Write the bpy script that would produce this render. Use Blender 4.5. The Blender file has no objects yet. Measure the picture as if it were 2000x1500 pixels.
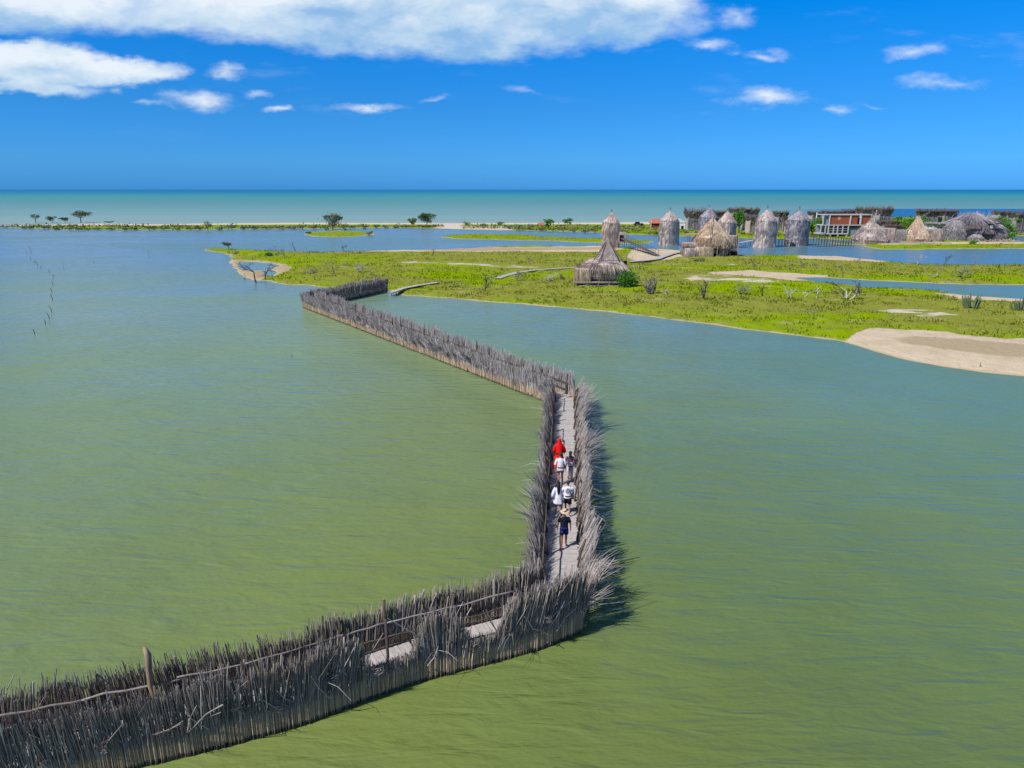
import bpy, math, random
import numpy as np
from mathutils import Vector, Matrix
R = random.Random(11)
NR = np.random.default_rng(5)
SC = bpy.context.scene
COL = SC.collection
U = R.uniform

# ------------------------------------------------------------------ camera
CAM_H = 15.5
PITCH = math.radians(15.3)
F = 1390.0 / 2000.0
cam_d = bpy.data.cameras.new("camera")
cam = bpy.data.objects.new("camera", cam_d)
COL.objects.link(cam)
cam.location = (0, 0, CAM_H)
cam.rotation_euler = (math.radians(90) - PITCH, 0, 0)
cam_d.sensor_width = 36.0
cam_d.lens = F * 36.0
cam_d.clip_start = 0.5
cam_d.clip_end = 60000
SC.camera = cam

# ------------------------------------------------------------------ world and sun
SUN_EL = math.radians(48)
sd = Vector((-0.83 * math.cos(SUN_EL), -0.558 * math.cos(SUN_EL), math.sin(SUN_EL))).normalized()
sun_d = bpy.data.lights.new("sun", 'SUN')
sun = bpy.data.objects.new("sun", sun_d)
COL.objects.link(sun)
sun.rotation_euler = sd.to_track_quat('Z', 'Y').to_euler()
sun.location = (-40, -20, 60)
sun_d.energy = 4.7
sun_d.angle = math.radians(0.5)
sun_d.color = (1.0, 0.95, 0.87)
SC.view_settings.view_transform = 'Standard'
SC.view_settings.look = 'None'
SC.view_settings.exposure = 0.0
SC.view_settings.gamma = 1.0
SC.cycles.max_bounces = 6
SC.cycles.transparent_max_bounces = 8


def px(x, y, z=0.0):
    """The point at height z where the line of sight through photo pixel (x, y) lands."""
    a = PITCH + math.atan((y - 750.0) / 1390.0)
    D = (CAM_H - z) / math.tan(a)
    t = (y - 750.0) / 1390.0
    dep = D / (math.cos(PITCH) - t * math.sin(PITCH))
    return Vector(((x - 1000.0) / 1390.0 * dep, D, z))


def hgt(y, D):
    """Height of a point seen at photo row y, D metres out."""
    return CAM_H - D * math.tan(PITCH + math.atan((y - 750.0) / 1390.0))


def mper(D, z=0.0):
    """Metres to one photo pixel, D metres out."""
    dep = D * math.cos(PITCH) + (CAM_H - z) * math.sin(PITCH)
    return dep / 1390.0


# ---- node helper
class NT:
    def __init__(s, tree):
        s.t = tree; s.n = tree.nodes; s.l = tree.links

    def new(s, typ, **kw):
        n = s.n.new(typ)
        for k, v in kw.items():
            setattr(n, k, v)
        return n

    def put(s, sock, v):
        if isinstance(v, bpy.types.NodeSocket):
            s.l.new(v, sock)
        elif v is not None:
            if hasattr(sock, 'default_value'):
                dv = sock.default_value
                if hasattr(dv, '__len__') and not isinstance(v, (int, float)):
                    v = tuple(v)
                    if len(dv) == 4 and len(v) == 3:
                        v = v + (1.0,)
                    sock.default_value = v
                elif hasattr(dv, '__len__'):
                    sock.default_value = (v,) * len(dv)
                else:
                    sock.default_value = v

    def m(s, op, a=None, b=None, c=None, clamp=False):
        n = s.new('ShaderNodeMath', operation=op, use_clamp=clamp)
        for i, v in enumerate((a, b, c)):
            s.put(n.inputs[i], v)
        return n.outputs[0]

    def vm(s, op, a=None, b=None, scale=None):
        n = s.new('ShaderNodeVectorMath', operation=op)
        s.put(n.inputs[0], a); s.put(n.inputs[1], b)
        if scale is not None:
            s.put(n.inputs['Scale'], scale)
        return n.outputs['Value'] if op in ('LENGTH', 'DOT_PRODUCT', 'DISTANCE') else n.outputs[0]

    def mix(s, f, a, b, blend='MIX'):
        n = s.new('ShaderNodeMix', data_type='RGBA', blend_type=blend)
        s.put(n.inputs[0], f); s.put(n.inputs[6], a); s.put(n.inputs[7], b)
        return n.outputs[2]

    def ramp(s, f, stops, interp='LINEAR'):
        n = s.new('ShaderNodeValToRGB')
        n.color_ramp.interpolation = interp
        el = n.color_ramp.elements
        while len(el) < len(stops):
            el.new(0.5)
        for e, (p, c) in zip(el, stops):
            e.position = p
            e.color = (c, c, c, 1) if isinstance(c, (int, float)) else tuple(c) + (1,)
        s.put(n.inputs[0], f)
        return n.outputs[0]

    def mr(s, v, a, b, c=0.0, d=1.0, smooth=False):
        n = s.new('ShaderNodeMapRange', interpolation_type='SMOOTHSTEP' if smooth else 'LINEAR')
        s.put(n.inputs[0], v); s.put(n.inputs[1], a); s.put(n.inputs[2], b); s.put(n.inputs[3], c); s.put(n.inputs[4], d)
        return n.outputs[0]

    def noise(s, vec=None, scale=1.0, detail=3.0, rough=0.5, dist=0.0, out='Fac'):
        n = s.new('ShaderNodeTexNoise')
        if vec is not None: s.put(n.inputs['Vector'], vec)
        s.put(n.inputs['Scale'], scale); s.put(n.inputs['Detail'], detail)
        s.put(n.inputs['Roughness'], rough); s.put(n.inputs['Distortion'], dist)
        return n.outputs[out]

    def mapping(s, vec, scale=(1, 1, 1), rot=(0, 0, 0), loc=(0, 0, 0)):
        n = s.new('ShaderNodeMapping')
        s.put(n.inputs['Vector'], vec); s.put(n.inputs['Location'], loc)
        s.put(n.inputs['Rotation'], rot); s.put(n.inputs['Scale'], scale)
        return n.outputs[0]

    def bump(s, h, strength=0.5, dist=0.1, normal=None):
        n = s.new('ShaderNodeBump')
        s.put(n.inputs['Strength'], strength); s.put(n.inputs['Distance'], dist); s.put(n.inputs['Height'], h)
        if normal is not None: s.put(n.inputs['Normal'], normal)
        return n.outputs[0]

    def attr(s, name, out='Fac'):
        n = s.new('ShaderNodeAttribute', attribute_name=name)
        return n.outputs[out]


def lin(r, g, b):
    f = lambda c: (c / 255.0) / 12.92 if c <= 10 else (((c / 255.0) + 0.055) / 1.055) ** 2.4
    return (f(r), f(g), f(b))


def build_world():
    w = bpy.data.worlds.new("World")
    SC.world = w
    w.use_nodes = True
    k = NT(w.node_tree)
    k.n.clear()
    out = k.new('ShaderNodeOutputWorld')
    bg = k.new('ShaderNodeBackground')
    sky = k.new('ShaderNodeTexSky', sky_type='NISHITA')
    sky.sun_disc = False
    sky.sun_elevation = SUN_EL
    sky.sun_rotation = math.atan2(sd.x, sd.y)
    sky.altitude = 0; sky.air_density = 1.0; sky.dust_density = 0.3; sky.ozone_density = 3.0
    gen = k.new('ShaderNodeTexCoord').outputs['Generated']
    xyz = k.new('ShaderNodeSeparateXYZ'); k.put(xyz.inputs[0], gen)
    z = xyz.outputs[2]
    tint = k.ramp(k.m('MAXIMUM', z, 0.0), [(0.0, TINT0), (0.035, (0.12, 0.49, 1.22)), (0.10, TINT1), (0.22, TINT2), (0.6, TINT3)])
    col = k.mix(1.0, sky.outputs[0], tint, 'MULTIPLY')
    # clouds, laid out on the sky by direction: bearing and steepness
    yy = k.m('MAXIMUM', xyz.outputs[1], 0.05)
    u = k.m('DIVIDE', xyz.outputs[0], yy)
    v = k.m('DIVIDE', z, yy)
    cv = k.new('ShaderNodeCombineXYZ'); k.put(cv.inputs[0], u); k.put(cv.inputs[1], v)
    p = cv.outputs[0]
    wob = k.noise(k.mapping(p, scale=(1, 2.0, 1)), scale=9.0, detail=6, rough=0.62, out='Color')
    wob = k.vm('SUBTRACT', wob, (0.5, 0.5, 0.5))
    pw = k.vm('ADD', p, k.vm('MULTIPLY', wob, (0.10, 0.05, 0)))

    def dens(pp):
        d = None
        for (cx, cy, rx, ry, s) in CLOUDS:
            c = px_dir(cx, cy)
            e = k.vm('MULTIPLY', k.vm('SUBTRACT', pp, (c[0], c[1], 0)), (1390.0 / rx, 1390.0 / ry, 0))
            q = k.m('MULTIPLY', k.m('SUBTRACT', 1.0, k.vm('LENGTH', e)), s)
            d = q if d is None else k.m('SMOOTH_MAX', d, q, 0.25)
        return d
    d0 = dens(pw)
    n1 = k.noise(k.mapping(p, scale=(1, 2.2, 1)), scale=14.0, detail=8, rough=0.62)
    d = k.m('ADD', d0, k.m('MULTIPLY', k.m('SUBTRACT', n1, 0.5), 0.75))
    mask = k.mr(d, 0.02, 0.75, 0, 1, True)
    up = dens(k.vm('ADD', pw, (-0.012, 0.024, 0)))
    lit = k.mr(k.m('ADD', up, k.m('MULTIPLY', k.m('SUBTRACT', n1, 0.5), 0.8)), 0.1, 1.25, 1, 0.0, True)
    # wisps
    n2 = k.noise(k.mapping(p, scale=(1, 5, 1)), scale=5.0, detail=7, rough=0.6)
    wisp = k.m('MULTIPLY', k.mr(n2, 0.55, 0.8, 0, 0.22, True), k.mr(v, 0.05, 0.12, 0, 1, True))
    # thickness: thin edges take sky colour, cores white, undersides grey-blue
    n3 = k.noise(k.mapping(pw, scale=(1, 2.2, 1), loc=(3.1, 0.6, 0)), scale=7.0, detail=5, rough=0.55)
    n4 = k.noise(k.mapping(pw, scale=(1, 2.2, 1), loc=(0.0, -0.03, 0)), scale=14.0, detail=6, rough=0.6)
    relief = k.m('MULTIPLY', k.m('SUBTRACT', n1, n4), 1.4)
    shade = k.m('ADD', k.m('ADD', k.m('MULTIPLY', lit, 0.75), k.mr(n3, 0.36, 0.66, 0, .45, True)), relief, clamp=True)
    ccol = k.mix(shade, CL_DARK, CL_LIGHT)
    col = k.mix(k.m('MULTIPLY', mask, k.mr(k.m('ADD', n3, k.m('MULTIPLY', lit, 0.25)), 0.36, 0.66, 0.62, 0.95)), col, ccol)
    col = k.mix(wisp, col, CL_WISP)
    k.put(bg.inputs[0], col)
    bg.inputs[1].default_value = 0.12
    k.l.new(bg.outputs[0], out.inputs[0])


def px_dir(x, y):
    t = (750.0 - y) / 1390.0
    s = (x - 1000.0) / 1390.0
    dy = math.cos(PITCH) + t * math.sin(PITCH)
    dz = -math.sin(PITCH) + t * math.cos(PITCH)
    return (s / dy, dz / dy)


TINT0 = (0.09, 0.45, 1.42)
TINT1 = (0.09, 0.48, 1.06)
TINT2 = (0.0, 0.56, 1.22)
TINT3 = (0.42, 0.47, 0.60)
CL_DARK = (3.3, 5.2, 6.9)
CL_LIGHT = (7.1, 7.7, 8.3)
CL_WISP = (4.2, 5.4, 7.4)
CLOUDS = [(330, 8, 300.0, 52.1, 1.30), (60, 8, 230.0, 52.1, 1.40), (620, 20, 300.0, 71.4, 2.00), (900, 20, 360.0, 88.2, 2.20), (1150, 15, 225.0, 72.0, 2.00),
          (940, 95, 82.6, 21.3, 0.45), (490, 80, 112.1, 18.0, 0.45), (50, 120, 190.0, 46.0, 2.20), (240, 136, 125.0, 30.0, 1.60), (60, 168, 160.0, 18.0, 1.10), (85, 92, 70.8, 19.7, 0.65),
          (437, 139, 40.1, 16.4, 0.54), (502, 174, 35.4, 9.0, 0.40), (390, 196, 85.0, 24.6, 0.65), (290, 199, 49.6, 9.8, 0.40), (557, 215, 44.8, 10.6, 0.50),
          (720, 210, 77.9, 13.9, 0.54), (852, 192, 30.7, 7.4, 0.30), (1425, 27, 59.0, 22.9, 0.50), (1360, 84, 56.6, 16.4, 0.50), (1492, 105, 56.6, 15.6, 0.50),
          (1422, 103, 21.2, 8.2, 0.25), (1790, 102, 64.9, 19.7, 0.54), (1835, 158, 112.1, 14.7, 0.40), (1510, 197, 112.1, 19.7, 0.59), (1645, 214, 42.5, 11.5, 0.40),
          (212, 173, 26.0, 11.5, 0.45), (1025, 177, 59.0, 7.4, 0.25), (1715, 198, 41.3, 6.6, 0.25), (1250, 60, 106.2, 26.5, 0.88)]
build_world()


# ------------------------------------------------------------------ mesh helpers
class MB:
    """Collects vertices, faces and a random value per vertex, then links ONE mesh object."""

    def __init__(s):
        s.v = []; s.f = []; s.r = []; s.n = 0; s.mi = []

    def add(s, verts, faces, rnd=None, mi=0):
        b = s.n
        s.v.extend(verts)
        s.f.extend([tuple(i + b for i in f) for f in faces])
        s.mi.extend([mi] * len(faces))
        if rnd is None: rnd = R.random()
        s.r.extend([rnd] * len(verts))
        s.n += len(verts)

    def box(s, c, size, rot=0.0, rnd=None, jit=0.0, mi=0):
        hx, hy, hz = size[0] / 2, size[1] / 2, size[2] / 2
        ca, sa = math.cos(rot), math.sin(rot)
        vs = []
        for dz in (-hz, hz):
            for dx, dy in ((-hx, -hy), (hx, -hy), (hx, hy), (-hx, hy)):
                dx += U(-jit, jit); dy += U(-jit, jit)
                vs.append((c[0] + dx * ca - dy * sa, c[1] + dx * sa + dy * ca, c[2] + dz + U(-jit, jit)))
        s.add(vs, [(3, 2, 1, 0), (4, 5, 6, 7), (0, 1, 5, 4), (1, 2, 6, 5), (2, 3, 7, 6), (3, 0, 4, 7)], rnd, mi)

    def tube(s, pts, rad, n=6, rnd=None, cap=True, mi=0):
        pts = [Vector(p) for p in pts]
        if not hasattr(rad, '__len__'): rad = [rad] * len(pts)
        vs = []; fs = []
        prev = None
        for i, p in enumerate(pts):
            if i == 0: t = pts[1] - pts[0]
            elif i == len(pts) - 1: t = pts[-1] - pts[-2]
            else: t = pts[i + 1] - pts[i - 1]
            if t.length < 1e-9: t = Vector((0, 0, 1))
            t.normalize()
            if prev is None:
                a = Vector((1, 0, 0)) if abs(t.x) < 0.8 else Vector((0, 1, 0))
                a = (a - t * a.dot(t)).normalized()
            else:
                a = prev - t * prev.dot(t)
                a = a.normalized() if a.length > 1e-6 else t.orthogonal().normalized()
            prev = a
            b = t.cross(a)
            for j in range(n):
                th = 2 * math.pi * j / n
                vs.append(tuple(p + (a * math.cos(th) + b * math.sin(th)) * rad[i]))
        m = len(pts)
        for i in range(m - 1):
            for j in range(n):
                j2 = (j + 1) % n
                fs.append((i * n + j, i * n + j2, (i + 1) * n + j2, (i + 1) * n + j))
        if cap:
            fs.append(tuple(range(n - 1, -1, -1)))
            fs.append(tuple((m - 1) * n + j for j in range(n)))
        s.add(vs, fs, rnd, mi)

    def blade(s, a, b, w, side=None, rnd=None, bend=0.0, mi=0, end=0.35):
        """A slim stick or leaf: a three-sided taper from a to b with one bend."""
        a = Vector(a); b = Vector(b)
        t = (b - a)
        L = t.length
        if L < 1e-6: return
        t /= L
        x = t.orthogonal().normalized() if side is None else (side - t * side.dot(t)).normalized()
        y = t.cross(x)
        mid = (a + b) * 0.5 + Vector((0, 0, bend * L))
        vs = []
        for p, r in ((a, w), (mid, w * 0.85), (b, w * end)):
            for th in (0.0, 2.09, 4.19):
                vs.append(tuple(p + (x * math.cos(th) + y * math.sin(th)) * r))
        s.add(vs, [(0, 1, 4, 3), (1, 2, 5, 4), (2, 0, 3, 5), (3, 4, 7, 6), (4, 5, 8, 7), (5, 3, 6, 8), (6, 7, 8)], rnd, mi)

    def leaf(s, p, size, rnd=None, mi=0, flat=0.0):
        n = Vector((R.gauss(0, 1), R.gauss(0, 1), R.gauss(0, 1) + flat)).normalized()
        a = n.orthogonal().normalized()
        b = n.cross(a)
        th = U(0, 6.28)
        c, d = a * math.cos(th) + b * math.sin(th), b * math.cos(th) - a * math.sin(th)
        p = Vector(p)
        s.add([tuple(p - c * size - d * size * .3), tuple(p + d * -size * .5 + c * size * .2), tuple(p + c * size), tuple(p + d * size * .6)],
              [(0, 1, 2, 3)], rnd, mi)

    def loft(s, rings, rnd=None, cap=True, mi=0):
        n = len(rings[0])
        vs = [tuple(q) for r in rings for q in r]
        fs = []
        for i in range(len(rings) - 1):
            for j in range(n):
                j2 = (j + 1) % n
                fs.append((i * n + j, i * n + j2, (i + 1) * n + j2, (i + 1) * n + j))
        if cap:
            fs.append(tuple(range(n - 1, -1, -1)))
            fs.append(tuple((len(rings) - 1) * n + j for j in range(n)))
        s.add(vs, fs, rnd, mi)

    def build(s, name, mat, parent=None, smooth=False):
        me = bpy.data.meshes.new(name)
        me.from_pydata([tuple(q) for q in s.v], [], s.f)
        if isinstance(mat, (list, tuple)):
            for q in mat: me.materials.append(q)
            me.polygons.foreach_set('material_index', s.mi)
        elif mat is not None:
            me.materials.append(mat)
        at = me.attributes.new('rnd', 'FLOAT', 'POINT')
        at.data.foreach_set('value', np.array(s.r, dtype=np.float32))
        if smooth:
            me.polygons.foreach_set('use_smooth', [True] * len(me.polygons))
        me.update()
        o = bpy.data.objects.new(name, me)
        COL.objects.link(o)
        if parent is not None: o.parent = parent
        return o


def ring(c, rx, ry, z, n=12, rot=0.0, jit=0.0, p=2.0):
    out = []
    for j in range(n):
        th = 2 * math.pi * j / n
        cx, sy = math.cos(th), math.sin(th)
        k = 1.0 / ((abs(cx) ** p + abs(sy) ** p) ** (1.0 / p))
        k *= 1 + U(-jit, jit)
        x, y = rx * cx * k, ry * sy * k
        out.append((c[0] + x * math.cos(rot) - y * math.sin(rot), c[1] + x * math.sin(rot) + y * math.cos(rot), z + U(-jit, jit) * 0.5))
    return out


def tag(o, label=None, cat=None, group=None, kind=None):
    if label: o['label'] = label
    if cat: o['category'] = cat
    if group: o['group'] = group
    if kind: o['kind'] = kind
    return o


def thing(name, label, cat, loc=(0, 0, 0), rz=0.0, group=None):
    o = bpy.data.objects.new(name, None)
    COL.objects.link(o)
    o.empty_display_size = 0.3
    o.location = loc
    o.rotation_euler = (0, 0, rz)
    return tag(o, label, cat, group)


def children(o):
    return [c for c in bpy.data.objects if c.parent == o]


def copy_tree(o, parent=None, kids=None):
    c = o.copy()
    COL.objects.link(c)
    c.parent = parent
    for ch in children(o):
        copy_tree(ch, c)
    return c


def vnoise(x, y, seed=0):
    """Smooth value noise for arrays."""
    xi = np.floor(x).astype(np.int64); yi = np.floor(y).astype(np.int64)
    fx = x - xi; fy = y - yi
    fx = fx * fx * (3 - 2 * fx); fy = fy * fy * (3 - 2 * fy)

    def h(a, b):
        n = (a * 374761393 + b * 668265263 + seed * 1442695041) & 0x7fffffff
        n = ((n ^ (n >> 13)) * 1274126177) & 0x7fffffff
        return ((n ^ (n >> 16)) & 0xffff) / 65535.0
    return (h(xi, yi) * (1 - fx) + h(xi + 1, yi) * fx) * (1 - fy) + (h(xi, yi + 1) * (1 - fx) + h(xi + 1, yi + 1) * fx) * fy


def fbm(x, y, seed=0, oct=4):
    s = 0; a = 0.5
    for i in range(oct):
        s = s + a * vnoise(x, y, seed + i * 7)
        x = x * 2.03 + 11.3; y = y * 2.03 + 5.7; a *= 0.5
    return s


# ------------------------------------------------------------------ materials
def new_mat(name):
    m = bpy.data.materials.new(name)
    m.use_nodes = True
    k = NT(m.node_tree)
    k.n.clear()
    out = k.new('ShaderNodeOutputMaterial')
    return m, k, out


def pbsdf(k, out, col, rough=0.85, spec=0.3, normal=None, extra=None):
    b = k.new('ShaderNodeBsdfPrincipled')
    k.put(b.inputs['Base Color'], col)
    k.put(b.inputs['Roughness'], rough)
    k.put(b.inputs['Specular IOR Level'], spec)
    if normal is not None: k.put(b.inputs['Normal'], normal)
    if extra:
        for a, v in extra.items(): k.put(b.inputs[a], v)
    k.l.new(b.outputs[0], out.inputs[0])
    return b


def mat_plain(name, col, rough=0.8, spec=0.3, var=0.15, scale=8.0, col2=None, stretch=(1, 1, 1), bump=0.0):
    m, k, out = new_mat(name)
    co = k.new('ShaderNodeTexCoord').outputs['Object']
    n = k.noise(k.mapping(co, scale=stretch), scale=scale, detail=5, rough=0.6)
    r = k.attr('rnd')
    c2 = col2 if col2 else tuple(q * (1 - 2.2 * var) for q in col)
    f = k.m('ADD', k.m('MULTIPLY', k.mr(n, 0.3, 0.7), 0.6), k.m('MULTIPLY', r, 0.4))
    c = k.mix(f, c2, tuple(min(1, q * (1 + var)) for q in col))
    nb = k.bump(n, bump, 0.03) if bump else None
    pbsdf(k, out, c, rough, spec, nb)
    return m


def mat_brush(name, dark, light, low, zlow=0.45, zhi=0.75, warm=None):
    """Weathered sticks: each its own grey; the foot of the fence, where the water rises and falls, is stained pale tan."""
    m, k, out = new_mat(name)
    g = k.new('ShaderNodeNewGeometry').outputs['Position']
    r = k.attr('rnd')
    n = k.noise(k.mapping(g, scale=(1, 1, 0.25)), scale=9.0, detail=4, rough=0.6)
    nbig = k.noise(g, scale=0.55, detail=3, rough=0.5)
    c = k.ramp(r, [(0.0, dark), (0.45, tuple((a + b) / 2 for a, b in zip(dark, light))), (0.8, light), (0.93, warm or light), (1.0, (0.72, 0.68, 0.64))])
    c = k.mix(k.mr(n, 0.3, 0.75, 0, 0.35), c, dark)
    c = k.mix(k.mr(nbig, 0.35, 0.7, 0.0, 0.6), c, k.mix(0.5, c, (0.16, 0.115, 0.08)))
    z = k.new('ShaderNodeSeparateXYZ'); k.put(z.inputs[0], g)
    zz = k.m('ADD', z.outputs[2], k.m('MULTIPLY', k.m('SUBTRACT', nbig, 0.5), 0.5))
    zz = k.m('ADD', zz, k.m('MULTIPLY', k.m('SUBTRACT', r, 0.5), 0.25))
    f = k.mr(zz, zlow, zhi, 1, 0, True)
    lowc = k.mix(k.m('FRACT', k.m('MULTIPLY', r, 7.3)), low, tuple(q * 0.42 for q in low))
    wet = k.mr(z.outputs[2], 0.08, 0.22, 1, 0, True)
    lowc = k.mix(k.m('MULTIPLY', wet, 0.75), lowc, (0.05, 0.04, 0.025))
    c = k.mix(f, c, lowc)
    pbsdf(k, out, c, 0.9, 0.15)
    return m


def mat_thatch(name, a, b, c3, streak=5.0):
    m, k, out = new_mat(name)
    g = k.new('ShaderNodeNewGeometry').outputs['Position']
    n = k.noise(k.mapping(g, scale=(1, 1, 0.10)), scale=streak * 0.7, detail=4, rough=0.7)
    nb = k.noise(k.mapping(g, scale=(1, 1, 0.5)), scale=0.9, detail=3, rough=0.55)
    r = k.attr('rnd')
    c = k.mix(k.mr(n, 0.38, 0.62), b, a)
    c = k.mix(k.mr(nb, 0.45, 0.62, 0, 0.75), c, c3)
    c = k.mix(k.m('MULTIPLY', k.m('SUBTRACT', 1.0, r), 0.45), c, tuple(q * 0.45 for q in b))
    pbsdf(k, out, c, 0.95, 0.1, k.bump(n, 0.8, 0.05))
    return m


def mat_ground():
    m, k, out = new_mat("ground")
    g = k.new('ShaderNodeNewGeometry').outputs['Position']
    n1 = k.noise(k.mapping(g, scale=(0.55, 0.9, 1)), scale=0.075, detail=6, rough=0.62, dist=0.6)
    n2 = k.noise(k.mapping(g, scale=(0.45, 0.8, 1), loc=(40, 11, 0)), scale=0.21, detail=6, rough=0.65, dist=0.4)
    n2b = k.noise(k.mapping(g, scale=(0.5, 1.3, 1), loc=(3, 17, 0)), scale=0.33, detail=5, rough=0.7, dist=0.5)
    n3 = k.noise(g, scale=1.9, detail=5, rough=0.7)
    n4 = k.noise(k.mapping(g, loc=(7, 90, 3)), scale=0.5, detail=5, rough=0.65)
    lush = k.mix(k.mr(n3, 0.3, 0.72), GR_LUSH2, GR_LUSH)
    olive = k.mix(k.mr(n3, 0.3, 0.7), GR_OLIVE2, GR_OLIVE)
    grass = k.mix(k.mr(k.m('ADD', n1, k.m('MULTIPLY', k.attr('dry'), 0.45)), 0.45, 0.64, 0, 1, True), lush, olive)
    grass = k.mix(k.mr(n2, 0.56, 0.70, 0, 0.6, True), grass, GR_STRAW)
    grass = k.mix(k.mr(n4, 0.54, 0.70, 0, 0.7, True), grass, GR_BROWN)
    sand = k.mix(k.mr(n4, 0.3, 0.7), SAND, SAND2)
    sand = k.mix(k.mr(k.m('ADD', k.attr('mud'), k.m('MULTIPLY', k.m('SUBTRACT', n4, 0.5), 0.5)), 0.35, 0.75, 0, 0.9, True), sand, MUD)
    # bare sand where the zone says so, broken up by noise
    z = k.m('ADD', k.attr('sand'), k.m('MULTIPLY', k.m('SUBTRACT', n4, 0.5), 0.55))
    Yg = k.new('ShaderNodeSeparateXYZ'); k.put(Yg.inputs[0], g)
    brk = k.mr(Yg.outputs[1], 220, 280, 1, 0.15)
    sx = k.m('SUBTRACT', k.attr('white'), k.m('MULTIPLY', brk, k.mr(n2b, 0.38, 0.60, 0.9, 0.0)))
    c = k.mix(k.mr(z, 0.42, 0.56, 0, 1, True), grass, sand)
    c = k.mix(k.mr(sx, 0.46, 0.6, 0, 1, True), c, SALT)
    # shoreline: a thin rim of wet sand
    zz = k.new('ShaderNodeSeparateXYZ'); k.put(zz.inputs[0], g)
    rim = k.m('ADD', zz.outputs[2], k.m('MULTIPLY', k.m('SUBTRACT', n4, 0.5), 0.22))
    c = k.mix(k.mr(rim, 0.02, 0.09, 1, 0, True), c, RIM)
    c = k.mix(k.mr(zz.outputs[2], 0.0, 0.03, 1, 0), c, WETRIM)
    h = k.m('ADD', k.m('MULTIPLY', n3, 0.7), n4)
    pbsdf(k, out, c, 0.95, 0.0, k.bump(h, 0.7, 0.35))
    return m


GR_LUSH = (0.26, 0.37, 0.004)
GR_LUSH2 = (0.20, 0.295, 0.003)
GR_OLIVE = (0.29, 0.31, 0.05)
GR_OLIVE2 = (0.21, 0.235, 0.035)
GR_STRAW = (0.40, 0.36, 0.15)
GR_BROWN = (0.20, 0.17, 0.07)
SAND = (0.66, 0.55, 0.40)
SAND2 = (0.52, 0.42, 0.29)
SALT = (0.62, 0.55, 0.45)
RIM = (0.50, 0.43, 0.27)
MUD = (0.42, 0.33, 0.21)
WETRIM = (0.25, 0.21, 0.11)


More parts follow.
